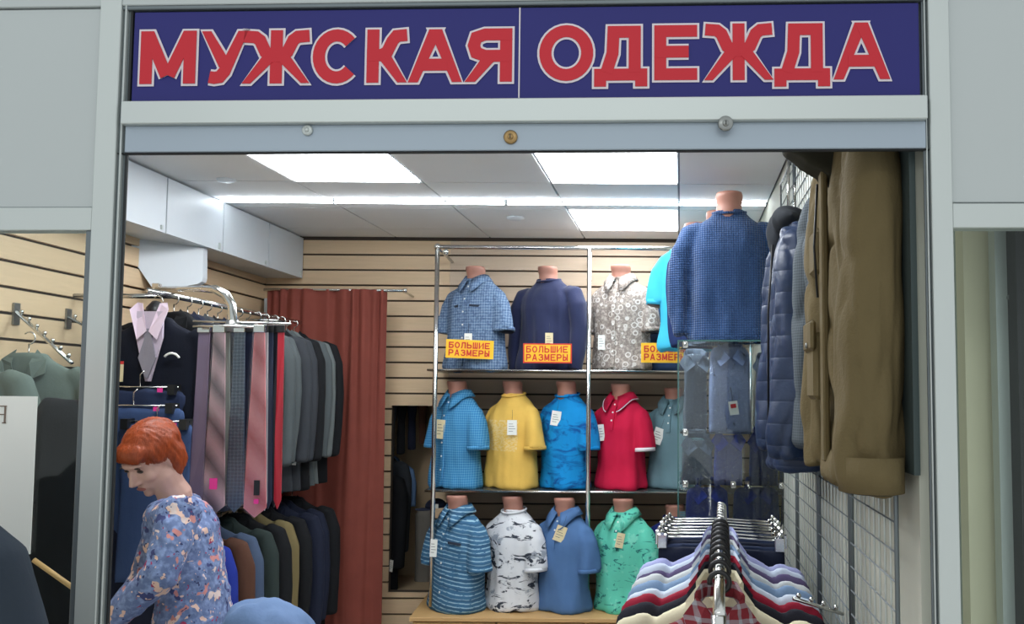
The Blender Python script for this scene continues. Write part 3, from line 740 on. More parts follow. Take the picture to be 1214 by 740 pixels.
ties = [ # top px, bottom px, top w, bottom w, bottom y, dY, fabric
 (242, 231, 13, 17, 601, .03, ('tie_purple', (112, 98, 120), None, {}), 'dull purple necktie, leftmost on the tie rack'),
 (250, 243, 6, 10, 596, .05, ('tie_dark', (64, 58, 70), None, {}), 'narrow dark plum necktie behind the purple one'),
 (260, 252, 13, 26, 611, -.02, ('tie_silver', (136, 118, 126), 'diag', dict(c2=(232, 196, 204), s=.13, k=1.3)), 'silver necktie with broad pink diagonal stripes'),
 (269, 267, 6, 9, 600, .01, ('tie_pale', (150, 158, 150), None, {}), 'narrow pale grey necktie edge in clear film'),
 (284, 277, 12, 21, 608, .0, ('tie_blue', (74, 92, 114), 'check', dict(c2=(110, 130, 150), s=.012, w=.3)), 'blue grey woven necktie in sparkling film'),
 (295, 290, 9, 12, 602, .03, ('tie_navy', (28, 36, 60), None, {}), 'dark navy necktie left of the pink one'),
 (307.5, 301, 12, 27, 614, -.03, ('tie_pink', (214, 112, 120), 'diag', dict(c2=(244, 160, 166), s=.15, k=1.2)), 'salmon pink necktie with a broad point'),
 (315.5, 313, 4, 5, 606, .0, ('tie_white', (178, 180, 184), None, {}), 'thin silver white necktie edge right of the pink one'),
 (320, 317, 7, 8, 604, .02, ('tie_ink', (40, 52, 80), None, {}), 'ink blue necktie between white and red ones'),
 (326, 324, 7, 8, 602, .04, ('tie_black', (30, 32, 42), None, {}), 'blackish necktie beside the red one'),
 (333, 328, 7, 8, 604, .0, ('tie_red', (178, 36, 52), None, {}), 'narrow bright red necktie, rightmost on the tie rack'),
]
for tx, bx_, tw, bw, by, dy, fb, lb in ties:
    Y = Yt + dy - .02; a = at(tx, 393, Y); b = at(bx_, by, Y)
    m_ = fabric(fb[0], fb[1], fb[2], rough=.4, p=fb[3], bump=.08, spec=.5)
    r = thing('necktie', lb, 'tie', a, 0, 'neckties on the rack')
    d = b - a; tw2 = tw * Y / 2000 * 1.0; bw2 = bw * Y / 2000
    bm = BM(); pts = []; L_ = 14
    outl = [(-tw2, 0)] + [(tw2 * -1 + (-(bw2 - tw2)) * f, f) for f in (.3, .6, .95)] + [(0, 1.0)] + [(tw2 + (bw2 - tw2) * f, f) for f in (.95, .6, .3)] + [(tw2, 0)]
    prism(bm, [Vector((d.x * f + x, 0.004 * math.sin(f * 9), d.z * f)) for x, f in outl], Vector((0, .007, 0)))
    fin(bm, 'blade', m_, r)
    bm = BM(); bx(bm, -tw2 * 1.15, -.006, -.004, tw2 * 1.15, .012, .022, .002); fin(bm, 'clip', M['chrome'] if tw > 9 else M['black'], r)
    if bw > 20:
        bm = BM(); prism(bm, [Vector((d.x * f + x * 1.08, -.004, d.z * f)) for x, f in outl], Vector((0, -.0008, 0))); fin(bm, 'clear_sleeve', M['film'], r)
    if fb[0] == 'tie_pink':
        boxo('care_label', d.x * .86 - .001, -.006, d.z * .88, d.x * .86 + .018, -.005, d.z * .80, M['black'], r); boxo('price_sticker', d.x * .86, -.007, d.z * .925, d.x * .86 + .016, -.0055, d.z * .9, M['pink'], r)
    if fb[0] == 'tie_silver':
        boxo('price_sticker', d.x * .85 - .012, -.006, d.z * .86, d.x * .85 + .014, -.005, d.z * .80, M['pink'], r)

# --- waterfall display arms on the left wall
def arm(pxa, pya, L, drop, n, lb, r0=.0065):
    Y = None
    # intersect with left wall
    d = ray(pxa, pya); t = (-2.06 - .065 * 5.45 - CAMP.x) / (d.x - .065 * d.y) if abs(d.x - .065 * d.y) > 1e-6 else 1
    p = CAMP + d * t
    r = thing('display_arm', lb, 'hook', p, 0, 'sloping display arms on the left wall')
    boxo('wall_plate', .0, -.018, -.05, .008, .018, .035, M['steelcap'], r)
    e = Vector((L, -.12, -drop)); tubeo('arm_bar', [Vector((.006, 0, 0)), e], [(r0, r0 * 1.7)] * 2, M['chrome'], r, 8)
    for k in range(n):
        bm = BM(); q = Vector((.006, 0, 0)).lerp(e, (k + .6) / n); ell(bm, q + Vector((0, 0, .017)), (.0085,) * 3, None, 10); tube(bm, [q, q + Vector((0, 0, .016))], .004, 6, (1, 0, 0)); fin(bm, 'peg', M['chrome'], r, True)
    return p, e
arm(18, 370, .30, .20, 7, 'sloping chrome display arm with ball pegs, behind the left window')
arm(80, 376, .46, .21, 9, 'sloping chrome display arm with ball pegs, passing behind the left post')

# trousers hanging below the arms and jeans behind the woman
def slabgarment(name, cx, Y, ztop, w, L, th, mat, label, cat, group=None, rz=0, seed=0, top=.7):
    r = thing(name, label, cat, (cx, Y, ztop), rz, group)
    bm = BM(); stack(bm, [(-L, w * .5, th, 0, 0), (-L * .4, w * .47, th, 0, 0), (-.03, w * .5 * top + .02, th * .8, 0, 0), (0, w * .5 * top, th * .5, 0, 0)], 24, 18, 3.2)
    me = blob('garment_body', bm, .012, 2, fold(.010, 10, 1.5, seed)); link('garment_body', me, mat, r)
    return r
p = at(40, 425, 3.05)
garment((p.x, 3.02, p.z), .1, 'dark green jacket on a hanger, behind the left window', 'jacket', F['sage'], 'jacket', 2, None, 'hanging_jacket', hg='hangers behind the left window', hgl='dark hanger holding the green jacket behind the left window', L=.8)
p = at(-50, 428, 2.9)
garment((p.x, 2.9, p.z), .1, 'dark green jacket behind the left window, cut by the photo edge', 'jacket', F['sage'], 'jacket', 1, None, 'hanging_jacket', hg='hangers behind the left window', hgl='dark hanger at the left photo edge', L=.8)
p = at(77, 474, 2.5)
slabgarment('hanging_coat', p.x, 2.5, p.z, .24, .95, .06, F['black'], 'black coat between the poster and the left post', 'coat', rz=.1, seed=3, top=.45)
for i, (px, py, Y, w, L, f, lb) in enumerate([(166, 462, 3.36, .34, .5, 'ddenim', 'dark denim trousers, top layer behind the display arm end'), (158, 484, 3.30, .38, .5, 'denim', 'mid blue denim trousers just above the woman\'s head'), (186, 503, 3.26, .28, .6, 'denim', 'blue denim trousers hanging beside the woman\'s face'), (150, 620, 3.3, .42, .6, 'navy', 'navy trousers hanging low behind the woman\'s arm')]):
    p = at(px, py, Y); slabgarment('denim_trousers', p.x, Y, p.z, w, L, .022, F[f], lb, 'trousers', 'folded trousers behind the woman', seed=i, top=.98)
    bmq = thing('trouser_hanger', 'chrome clip hanger holding the ' + lb, 'hanger', (p.x, Y, p.z), 0, 'clip hangers behind the woman')
    tubeo('hanger_rod', [(-w * .45, 0, .01), (w * .45, 0, .01)], .004, M['chrome'], bmq, 6)
    tubeo('hook', [(0, 0, .01), (0, 0, .06), (.015, 0, .075)], .003, M['chrome'], bmq, 6)
    for s in (-1, 1): boxo('clip', s * w * .4 - .014, -.03, -.02, s * w * .4 + .014, .03, .02, M['black'], bmq)
    if i < 3: boxo('size_sticker', w * .25, -.034, -.01, w * .25 + .02, -.03, .006, M['pink'], bmq)
# thin wooden rod
a, b = at(40, 664, 2.3), at(80, 694, 2.3)
o = thing('wooden_stand', 'thin light wooden rod sloping behind the left window, on a slim post', 'stand', (b.x + .05, 2.3, 0))
tubeo('wooden_rod', [a - Vector(o.location), b - Vector(o.location) + Vector((.05, 0, -.03))], .007, M['oak'], o, 8); tubeo('post', [(0, 0, 0), (0, 0, b.z - .01)], .012, M['oak'], o, 8, (1, 0, 0))
# denim heap
p = at(318, 711, 2.25)
r = thing('denim_heap', 'rounded heap of pale blue denim rising at the bottom edge', 'denim cloth', (p.x, 2.25, 0))
bm = BM(); zt_ = p.z
stack(bm, [(0, .17, .16, 0, 0), (zt_ * .6, .16, .15, 0, 0), (zt_ - .16, .135, .14, .005, 0), (zt_ - .07, .118, .12, 0, 0), (zt_ - .025, .09, .09, -.01, 0), (zt_, .045, .05, -.018, 0)], 30, 40, 2.1)
link('draped_denim', blob('draped_denim', bm, .012, 6, fold(.018, 13, 7, 4)), F['ldenim'], r)

# ================================================================== CURTAIN
Yc = 5.12
r = thing('curtain', 'terracotta fabric curtain hanging from a chrome rod before the back wall', 'curtain', (at(390, 345, Yc).x, Yc, at(390, 345, Yc).z))
o0 = Vector(r.location); bm = BM(); n, m = 150, 30
x0, x1 = at(316, 345, Yc).x - o0.x, at(459, 345, Yc).x - o0.x; vs = []
for j in range(m + 1):
    z = .01 - (o0.z - .06) * j / m; row = []
    for i in range(n + 1):
        f = i / n; t_ = j / m
        y = .012 * math.sin(f * 62 + 3.2 * math.sin(f * 7)) * max(.15, 1 - 1.6 * t_) + .016 * math.sin(f * 13 + 1 + t_ * .8) + .012 * noise.noise(Vector((f * 14, t_ * 1.2, 3)))
        row.append(bm.verts.new((x0 + (x1 - x0) * f + .006 * math.sin(f * 30 + t_ * 3), y, z)))
    vs.append(row)
for j in range(m):
    for i in range(n): bm.faces.new((vs[j][i], vs[j][i + 1], vs[j + 1][i + 1], vs[j + 1][i]))
cur = fin(bm, 'cloth', fabric('curtain_cloth', (128, 66, 56), None, .8, bump=.3), r, True, False)
sm = cur.modifiers.new('thick', 'SOLIDIFY'); sm.thickness = .003
r2 = thing('curtain_rod', 'short chrome curtain rod at the top of the terracotta curtain', 'curtain rod', (o0.x, Yc + .01, o0.z + .006))
tubeo('rod', [(x0 - .02, 0, 0), (at(481, 345, Yc).x - o0.x, 0, 0)], .009, M['chrome'], r2)
for xx in (x0, at(477, 345, Yc).x - o0.x): tubeo('rod_bracket', [(xx, 0, 0), (xx, YB - Yc - .01, 0)], .007, M['chrome'], r2); 
tubeo('rod_end', [(at(478, 345, Yc).x - o0.x, 0, 0), (at(482, 345, Yc).x - o0.x, 0, 0)], .014, M['chrome'], r2)

# ================================================================== clothes inside the niche
def niche(px, py, Y, f, L, lb, name='hanging_jacket', sl=.62, hw=.2, rz=-.5, tg=None):
    p = at(px, py, Y); return garment((p.x, Y, p.z), rz, lb, 'jacket', F[f], 'jacket', 1, 'clothes in the wall opening', name, tg=tg, hg='hangers in the wall opening', hgl='black hanger inside the ' + lb, L=L, sl=sl, hw=hw)
niche(448, 556, 5.66, 'black', .8, 'black jacket with white sleeve tag in the wall opening', tg=[(.21, -.09, -.60)], hw=.19)
niche(456, 540, 5.79, 'charcoal', .75, 'charcoal jacket behind the black one in the wall opening', hw=.17)
niche(465, 545, 5.87, 'lblue', .42, 'pale blue shirt at the back of the wall opening', 'hanging_shirt', .3, .15)
for i in range(4):
    p = at(468 + 12 * i, 478, 5.7 + .06 * i)
    slabgarment('hanging_trousers', p.x, 5.60 + .07 * i, p.z + .05, .05, .42 - .03 * i, .02, F[['charcoal', 'black', 'navy', 'brown'][i]], ['charcoal', 'black', 'navy', 'brown'][i] + ' trousers hanging at the top of the wall opening', 'trousers', 'trousers at the top of the wall opening', seed=i, top=.9)
p = at(503, 640, 5.85); slabgarment('cloth_bag', p.x, 5.85, p.z + .2, .12, .55, .05, fabric('greyish_cloth', (120, 116, 108)), 'pale grey cloth bag low in the wall opening', 'bag', seed=2)
zr_ = at(480, 540, 5.9).z + .25
rn = thing('clothes_rail', 'short chrome rail inside the wall opening', 'clothes rail', (at(455, 500, 5.9).x, 5.9, zr_)); tubeo('rail_tube', [(-.05, -.3, 0), (.05, .09, 0)], .01, M['chrome'], rn)

# ================================================================== SHELVING RACK AND MANNEQUINS
ZS1, ZS2, ZW = at(620, 438.5, 4.95).z, at(640, 580.5, 4.95).z, .418
xr1 = .98
YP = 4.88
rk = thing('shelf_rack', 'chrome tube rack with two shelves holding the shirt torsos on the back wall', 'shelf rack', (at(515, 500, YP).x, YP, ZW + .02))
ro = Vector(rk.location); ztop = at(610, 293.5, YP).z
posts = [at(515, 500, YP).x - ro.x, at(697.5, 500, YP).x - ro.x, xr1 - ro.x]
for x in posts: tubeo('post', [(x, 0, 0), (x, 0, ztop - ro.z)], .0135, M['chrome'], rk, 12)
tubeo('top_rail', [(posts[0] - .01, 0, ztop - ro.z), (posts[2], 0, ztop - ro.z)], .0125, M['chrome'], rk, 12)
for x in (posts[0], posts[1], posts[2]): tubeo('wall_strut', [(x, 0, ztop - ro.z), (x, YB - YP, ztop - ro.z)], .009, M['chrome'], rk, 8)
bm = BM(); ell(bm, (posts[0] + .05, -.005, ztop - ro.z - .03), (.018, .018, .018)); ell(bm, (posts[0], 0, ztop - ro.z), (.02, .02, .02)); fin(bm, 'corner_clamp', M['chrome'], rk, True)
for z in (ZS1, ZS2):
    boxo('shelf', posts[0] - .05, .02, z - ro.z - .012, posts[2], YB - YP - .02, z - ro.z, M['shelf'], rk)
    tubeo('shelf_edge', [(posts[0] - .05, .012, z - ro.z - .006), (posts[2], .012, z - ro.z - .006)], .006, M['chrome'], rk, 8)
# worktop and cabinets
xc = [at(488, 730, 4.72).x, at(588, 730, 4.72).x, at(692, 730, 4.72).x, at(796, 730, 4.72).x, at(900, 730, 4.72).x]
wt = boxo('worktop', xc[0] - .012, 4.715, ZW - .022, xc[4], YB - .002, ZW, M['oak'], None, .002); tag(wt, 'pale oak worktop under the lowest row of shirt torsos', 'worktop')
wt.data.transform(Matrix.Translation((-xc[0], -4.715, -ZW))); wt.location = (xc[0], 4.715, ZW)
cl = ['left end, under the striped shirt', 'second from the left, under white and blue shirts', 'third from the left, under the mint shirt', 'right end, hidden by the front clothes rack']
for i in range(4):
    w = xc[i + 1] - xc[i]; r = thing('base_cabinet', 'pale oak base cabinet, ' + cl[i], 'cabinet', (xc[i], 4.73, 0), 0, 'oak base cabinets')
    boxo('carcass', .002, .018, 0, w - .002, .7, ZW - .023, M['oak'], r)
    d = boxo('door', .004, 0, .05, w - .004, .017, ZW - .03, M['oak'], r, .0015)
    kx = w - .055 if i % 2 == 0 else .06
    bm = BM(); tube(bm, [(kx, 0, .345), (kx, -.014, .345), (kx, -.02, .345)], [.006, .008, .011], 10, (1, 0, 0)); fin(bm, 'knob', M['chrome'], d, True)

def torso_rows(H, k, wide=1.0):
    # z, hw, hd, cx, cy
    R = [(0, .178, .13, 0, .0), (.03, .186, .134, 0, .0), (.22, .172, .118, 0, 0), (.45, .168, .114, 0, 0), (.60, .172, .112, 0, 0), (.70, .168, .10, 0, .005), (.765, .148, .086, 0, .008), (.81, .118, .074, 0, .012), (.85, .082, .062, 0, .012), (.885, .068, .062, 0, .002)]
    return [(z * H, hw * k * wide, hd * k, cx, cy) for z, hw, hd, cx, cy in R]
TSH = {}
def torso(px, pyb, pyn, Y, rz, zb_, label, fab, collar='crew', sleeve='short', wide=1.0, seed=0, tags=(), group=None, ccol=None, trim=None, k=None, pocket=False, bottom=None):
    zn = at(px, pyn, Y).z; H = zn - zb_
    c = at(px, pyb, Y); k = (k or H / .65) * 1.04; rz *= 1.45
    r = thing('shirt_torso', label, 'mannequin', (c.x, Y, zb_), rz, group)
    rows = torso_rows(H, k, wide)
    # neck stump
    bm = BM(); stack(bm, [(H * .80, .075 * k, .06 * k, 0, .008), (H * .86, .060 * k, .058 * k, 0, .004), (H * .92, .055 * k, .056 * k, 0, .0), (H * .975, .061 * k, .060 * k, 0, -.008), (H * 1.0, .056 * k, .055 * k, 0, -.012)], 24, 12, 2.0)
    bx(bm, -.06 * k, -.04 * k, .004, .06 * k, .04 * k, .03 * k)
    tube(bm, [(0, 0, .01), (0, 0, H * .85)], .05 * k, 16, (1, 0, 0))
    fin(bm, 'mannequin_body', M['skin'], r, True)
    bm = BM(); stack(bm, [(z, a, b, cx, cy) for z, a, b, cx, cy in rows], 32, 30, 2.35)
    sh = H * .755
    for s in (-1, 1):
        if sleeve == 'short':
            P = [(s * .105 * k * wide, .008, sh), (s * .15 * k * wide, .006, sh - .035 * k), (s * .175 * k * wide, .0, sh - .085 * k), (s * .19 * k * wide, -.004, sh - .16 * k), (s * .198 * k * wide, -.006, sh - .235 * k)]
            rr = [(.036 * k, .045 * k), (.046 * k, .056 * k), (.052 * k, .066 * k), (.054 * k, .072 * k), (.056 * k, .077 * k)]
        else:
            P = [(s * .12 * k * wide, .008, sh), (s * .165 * k * wide, .006, sh - .02), (s * .20 * k * wide, .0, sh - .09 * k), (s * .215 * k * wide, -.0, sh - .22 * k), (s * .215 * k * wide, -.01, sh - .36 * k), (s * .20 * k * wide, -.03, sh - .47 * k)]
            rr = [(.045 * k, .05 * k), (.055 * k, .06 * k), (.056 * k, .066 * k), (.052 * k, .06 * k), (.045 * k, .052 * k), (.04 * k, .045 * k)]
        tube(bm, P, rr, 16, (0, 1, 0))
    me = blob('shirt', bm, .0085, 4, fold(.015 * k, 10, 2.6, seed, 0, H)); shirt = link('shirt', me, fab, r)
    if sleeve == 'short':
        for s in (-1, 1):
            bm = BM(); P = [(s * .1965 * k * wide, -.006, sh - .224 * k), (s * .1985 * k * wide, -.0065, sh - .246 * k)]
            tube(bm, P, [(.055 * k, .076 * k), (.056 * k, .078 * k)], 24, (0, 1, 0)); fin(bm, 'sleeve_cuff', trim or fab, r, True)
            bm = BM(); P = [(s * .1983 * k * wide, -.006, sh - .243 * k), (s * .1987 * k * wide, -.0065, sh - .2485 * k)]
            tube(bm, P, [(.050 * k, .071 * k)] * 2, 20, (0, 1, 0)); fin(bm, 'sleeve_shade_disc', M['black'], r, True)  # black disc stands for the shade inside the sleeve end
    # neckline
    cc = ccol or fab; zc = H * .885; rn = .069 * k
    bm = BM()
    if collar == 'crew':
        pts = [(rn * 1.05 * math.sin(a), rn * -.98 * math.cos(a) + .006, zc - .012 * k * math.cos(a) - .008 * k) for a in [2 * PI * i / 28 for i in range(29)]]
        tube(bm, pts, (.006 * k), 8, (0, 0, 1), False); fin(bm, 'neckband', cc, r, True)
    else:
        # turned-down collar: inner stand to outer fall, open at the front with points
        n = 30; g = .16; rin = []; rtop = []; rout = []
        for i in range(n + 1):
            a = g + (2 * PI - 2 * g) * i / n; e = abs(math.cos(a / 2)); fr = max(0, math.cos(a)) ** 3
            dx, dy = math.sin(a), -math.cos(a)
            zt_ = zc + .012 * k - .03 * k * fr
            rin.append((rn * .92 * dx, rn * .92 * dy + .006, zt_ - .02 * k)); rtop.append((rn * 1.02 * dx, rn * 1.02 * dy + .008, zt_ + .012 * k))
            ro_ = rn * (1.5 + .25 * fr); spread = .018 * k * fr * math.copysign(1, dx)
            rout.append((ro_ * dx + spread, (rn * 1.38 + rn * .42 * fr) * dy + .008 - .004 * fr, zt_ - .03 * k - .05 * k * fr))
        A = [bm.verts.new(p) for p in rin]; B = [bm.verts.new(p) for p in rtop]; D = [bm.verts.new(p) for p in rout]
        for i in range(n): bm.faces.new((A[i], A[i + 1], B[i + 1], B[i])); bm.faces.new((B[i], B[i + 1], D[i + 1], D[i]))
        co = fin(bm, 'collar', cc, r, True, False); s_ = co.modifiers.new('t', 'SOLIDIFY'); s_.thickness = .004; s_.offset = 1
        if trim:
            bm = BM(); tube(bm, [Vector(p) + Vector((0, -.003, -.001)) for p in rout], .0028, 6, (0, 0, 1)); fin(bm, 'collar_trim', trim, r, True)
        # placket with buttons
        z0 = H * (.56 if collar == 'polo' else .03); bm = BM(); m_ = 16; prev = None
        for j in range(m_ + 1):
            z = z0 + (H * .83 - z0) * j / m_; hw, hd, cx, cy = spl(rows, z)
            y = cy - hd - .0075; a_ = bm.verts.new((-.012 * k, y, z)); b_ = bm.verts.new((.012 * k, y, z)); c_ = bm.verts.new((.013 * k, y + .012, z)); d_ = bm.verts.new((-.013 * k, y + .012, z))
            if prev:
                for u_ in range(4): bm.faces.new((prev[u_], prev[(u_ + 1) % 4], (a_, b_, c_, d_)[(u_ + 1) % 4], (a_, b_, c_, d_)[u_]))
            prev = (a_, b_, c_, d_)
        pl = fin(bm, 'placket', cc, r)
        for j in range(3 if collar == 'polo' else 6):
            z = H * .8 - j * H * (.075 if collar == 'polo' else .125); hw, hd, cx, cy = spl(rows, z)
            if z < z0: break
            bm = BM(); tube(bm, [(0, cy - hd - .0078, z), (0, cy - hd - .0105, z)], .0052 * k, 10, (1, 0, 0)); fin(bm, 'button', M['card'], pl)
    if pocket:
        for s in ((-1, 1) if pocket == 2 else (1,)):
            z = H * .62; hw, hd, cx, cy = spl(rows, z); bm = BM()
            prism(bm, [Vector((s * .045 * k, cy - hd - .004, z)), Vector((s * .12 * k, cy - hd * .83, z - .008)), Vector((s * .12 * k, cy - hd * .83, z - .02)), Vector((s * .045 * k, cy - hd - .004, z - .014))], Vector((0, -.006, 0)))
            fin(bm, 'pocket_flap', fabric('flap_dark_%s' % name_i(), (50, 58, 72)), r)
    for q in tags:
        tpx, tpy, w, h, tilt, mt = (list(q) + [None] * 6)[:6]
        # put the tag on the front of the chest nearest the given direction
        for it in range(40):
            Yt_ = Y - .20 + it * .004; pw = at(tpx, tpy, Yt_); lp = loc_of(r, pw); hw, hd, cx, cy = spl(rows, max(0, min(rows[-1][0], lp.z)))
            if (abs((lp.x - cx) / (hw + .018))) ** 2.35 + (abs((lp.y - cy) / (hd + .018))) ** 2.35 <= 1: break
        sc_ = Y / 1000
        cardtag(r, lp, w * sc_, h * sc_, -rz, tilt or 0, mt)
    return r
_n = [0]
def name_i(): _n[0] += 1; return _n[0]
RZ = -.5
G1, G2, G3 = 'shirt torsos on the top shelf', 'shirt torsos on the middle shelf', 'shirt torsos on the worktop'
W_ = M['card']
f_check1 = fabric('check_slate', (92, 116, 148), 'check', p=dict(c2=(150, 172, 196), s=.017, w=.25, c3=(60, 80, 116)))
torso(563, 437, 317, 5.06, -.38, ZS1, 'torso in slate blue checked shirt with two pocket flaps, top shelf left', f_check1, 'shirt', wide=1.12, seed=1, tags=[(555, 404, 9, 17, 0, W_)], group=G1, pocket=2)
torso(649, 437, 317, 5.08, -.38, ZS1, 'torso in plain navy long sleeved sweater on the top shelf', fabric('navy_knit', (42, 48, 80), sheen=.2), 'crew', 'long', wide=1.06, seed=2, tags=[(651, 403, 9, 16, 0, M['cream'])], group=G1)
torso(736, 438, 315, 5.06, -.3, ZS1, 'torso in beige grey patterned short sleeved shirt, top shelf', fabric('beige_motif', (128, 118, 112), 'motif', p=dict(c2=(168, 158, 150), c3=(206, 200, 194), s=24)), 'shirt', wide=.98, seed=3, tags=[(713, 406, 8, 17, 0, W_)], group=G1)
torso(797, 438, 330, 5.14, -.4, ZS1, 'torso in dark blue ribbed sweater behind the glass case, top shelf right', fabric('blue_rib', (52, 74, 112), 'cord'), 'crew', 'long', seed=4, tags=[(787, 401, 10, 18, 0, W_)], group=G1)
f_c2 = fabric('check_azure', (52, 122, 170), 'check', p=dict(c2=(110, 170, 205), s=.014, w=.22))
torso(541, 580, 452, 5.06, -.45, ZS2, 'torso in azure checked short sleeved shirt, middle shelf left', f_c2, 'shirt', seed=5, wide=.92, tags=[(522, 509, 10, 22, .08, M['cream'])], group=G2)
torso(607, 580, 452, 5.07, -.45, ZS2, 'torso in mustard yellow tee with pale chest print', fabric('mustard', (226, 184, 92), 'print', p=dict(c2=(232, 216, 176), z=(.22, .40))), 'crew', seed=6, wide=.92, tags=[(607, 507, 11, 17, 0, W_)], group=G2)
torso(671, 582, 452, 5.06, -.45, ZS2, 'torso in bright blue tee with dark blotches, middle shelf', fabric('azure_blotch', (22, 138, 205), 'blotch', p=dict(c2=(20, 84, 150), s=7, lo=.5, hi=.62)), 'crew', seed=7, wide=.88, tags=[(659, 496, 11, 17, .15, W_)], group=G2)
f_red = fabric('crimson', (196, 28, 66))
torso(736, 580, 455, 5.06, -.4, ZS2, 'torso in crimson polo shirt with white trimmed collar and cuffs', f_red, 'polo', seed=8, wide=.86, tags=[(713, 513, 7, 19, -.1, W_)], group=G2, trim=M['outl'])
torso(799, 582, 460, 5.10, -.3, ZS2, 'torso in grey teal polo shirt, middle shelf right, partly behind the glass case', fabric('grey_teal', (104, 134, 144)), 'polo', seed=9, wide=.9, tags=[(780, 517, 12, 19, .35, W_)], group=G2)
f_st = fabric('teal_stripes', (62, 106, 142), 'stripe', p=dict(c2=(150, 186, 204), s=.022, w=.3))
YR3 = 4.93
torso(541, 724, 587, YR3, -.45, ZW, 'torso in teal shirt with pale horizontal stripes, worktop left', f_st, 'shirt', seed=10, wide=.95, tags=[(514, 650, 8, 20, .05, W_)], group=G3, pocket=1)
torso(607, 722, 588, YR3 + .03, -.45, ZW, 'torso in white tee with black brushed pattern, on the worktop', fabric('white_black', (216, 218, 222), 'blotch', p=dict(c2=(52, 58, 70), s=9, m=(.8, .8, 2.0), lo=.55, hi=.585, c3=(150, 156, 166))), 'crew', seed=11, wide=.92, group=G3)
torso(669, 724, 590, YR3, -.42, ZW, 'torso in plain dusty blue polo shirt, on the worktop', fabric('dusty_blue', (80, 114, 160)), 'polo', seed=12, wide=.88, tags=[(664, 633, 12, 18, .35, M['cream'])], group=G3)
torso(739, 724, 591, YR3, -.35, ZW, 'torso in mint green short sleeved shirt with dark specks', fabric('mint', (96, 196, 172), 'blotch', p=dict(c2=(42, 110, 108), s=13, lo=.58, hi=.61, c3=(120, 206, 184))), 'polo', seed=13, wide=.9, tags=[(735, 641, 9, 17, .2, M['cream'])], group=G3)
torso(800, 724, 598, 5.0, -.2, ZW, 'torso in deep blue shirt, worktop right, mostly behind the clip hangers', fabric('deep_blue', (40, 54, 128)), 'crew', seed=14, wide=.9, group=G3)

# cap lying between two torsos
p = at(519, 592, 5.02)
r = thing('baseball_cap', 'navy cap with white front emblem, on the striped shirt torso at left', 'cap', (p.x - .01, 5.02, at(519, 603, 5.02).z - .0), -.3)
bm = BM(); ell(bm, (0, 0, .01), (.062, .075, .05)); bmesh.ops.delete(bm, geom=[v for v in bm.verts if v.co.z < -.005], context='VERTS'); c_ = fin(bm, 'crown', F['navy'], r, True); s_ = c_.modifiers.new('t', 'SOLIDIFY'); s_.thickness = .004
bm = BM(); ell(bm, (-.05, -.05, .0), (.055, .06, .006)); fin(bm, 'peak', F['navy'], r, True)
boxo('emblem', .01, -.078, .012, .05, -.068, .036, M['card'], r)

# yellow ΒΟΛ signs: size offer cards in front of three torsos
def offer(px0, py0, px1, py1, Y, border, label, tilt=0.0):
    a, b = at(px0, py1, Y), at(px1, py0, Y); r = thing('size_card', label, 'sign', (a.x, Y, a.z), 0, 'yellow size cards on the top shelf'); r.rotation_euler = (0, tilt, 0)
    w, h = b.x - a.x, b.z - a.z
    boxo('card', 0, 0, 0, w, .003, h, M['brick'] if border else M['yellow'], r)
    if border: boxo('card_face', h * .07, -.001, h * .07, w - h * .07, 0, h * .93, M['yellow'], r)
    for row, (txt, z0) in enumerate((('БОЛЬШИЕ', h * .53), ('РАЗМЕРЫ', h * .12))):
        n = len(txt); cw = (w * .88) / n
        for i, ch in enumerate(txt):
            x0 = w * .06 + i * cw; letter(ch, x0, z0, x0 + cw * .84, z0 + h * .34, cw * .2, 0, -.0025, r, M['brick'])
    return r
offer(528, 402.5, 585, 424, 4.852, False, 'yellow card reading БОЛЬШИЕ РАЗМЕРЫ before the checked shirt', .03)
offer(620, 407.5, 678, 430.5, 4.852, True, 'red edged yellow card reading БОЛЬШИЕ РАЗМЕРЫ before the navy sweater')
offer(760, 407, 817, 430, 4.852, False, 'yellow card reading БОЛЬШИЕ РАЗМЕРЫ, half hidden by the glass case')

# ================================================================== GLASS CASE with folded shirts
YG0, YG1 = 3.60, 4.50
gx0, gx1 = at(804, 520, YG0).x, at(932, 520, YG0).x
zgt = at(860, 403.5, YG0).z
gc = thing('glass_case', 'glass display case with chrome corner clamps beside the right wall', 'display case', (gx0, YG0, 0), -.112)
Wg, Dg = gx1 - gx0, YG1 - YG0
def gp(name, *b, mat='glass'): return boxo(name, *b, M[mat], gc)
boxo('case_base', 0, 0, 0, Wg, Dg, .55, M['white'], gc)
gp('front_pane', 0, 0, .55, Wg, .006, zgt - .006); gp('side_pane', 0, .006, .55, .006, Dg, zgt - .006); gp('side_pane', Wg - .006, .006, .55, Wg, Dg, zgt - .006)
gp('top_pane', 0, 0, zgt - .006, Wg, Dg, zgt)
shz = [at(860, y, YG0).z for y in (513, 574, 640)]
for z in shz: gp('glass_shelf', .008, .03, z - .006, Wg - .008, Dg - .02, z)
edge = flat('glass_edge_green', (70, 110, 108), .15)
for (a, b) in (((0, 0), (0, 0)), ((Wg, 0), (Wg, 0))):
    boxo('glass_edge', a[0] - .003, -.002, .55, a[0] + .003, .006, zgt, edge, gc)
boxo('glass_edge', 0, -.002, zgt - .007, Wg, .004, zgt + .0, edge, gc)
for (x, z) in [(.03, zgt - .02), (Wg - .03, zgt - .02), (.03, shz[0]), (Wg - .03, shz[0]), (.03, shz[1]), (Wg - .03, shz[1]), (.05, shz[2]), (Wg * .5, shz[1])]:
    bm = BM(); bx(bm, x - .012, -.008, z - .014, x + .012, .014, z + .014, .003); ell(bm, (x, -.01, z), (.007, .006, .007), None, 10); fin(bm, 'clamp', M['chrome'], gc)
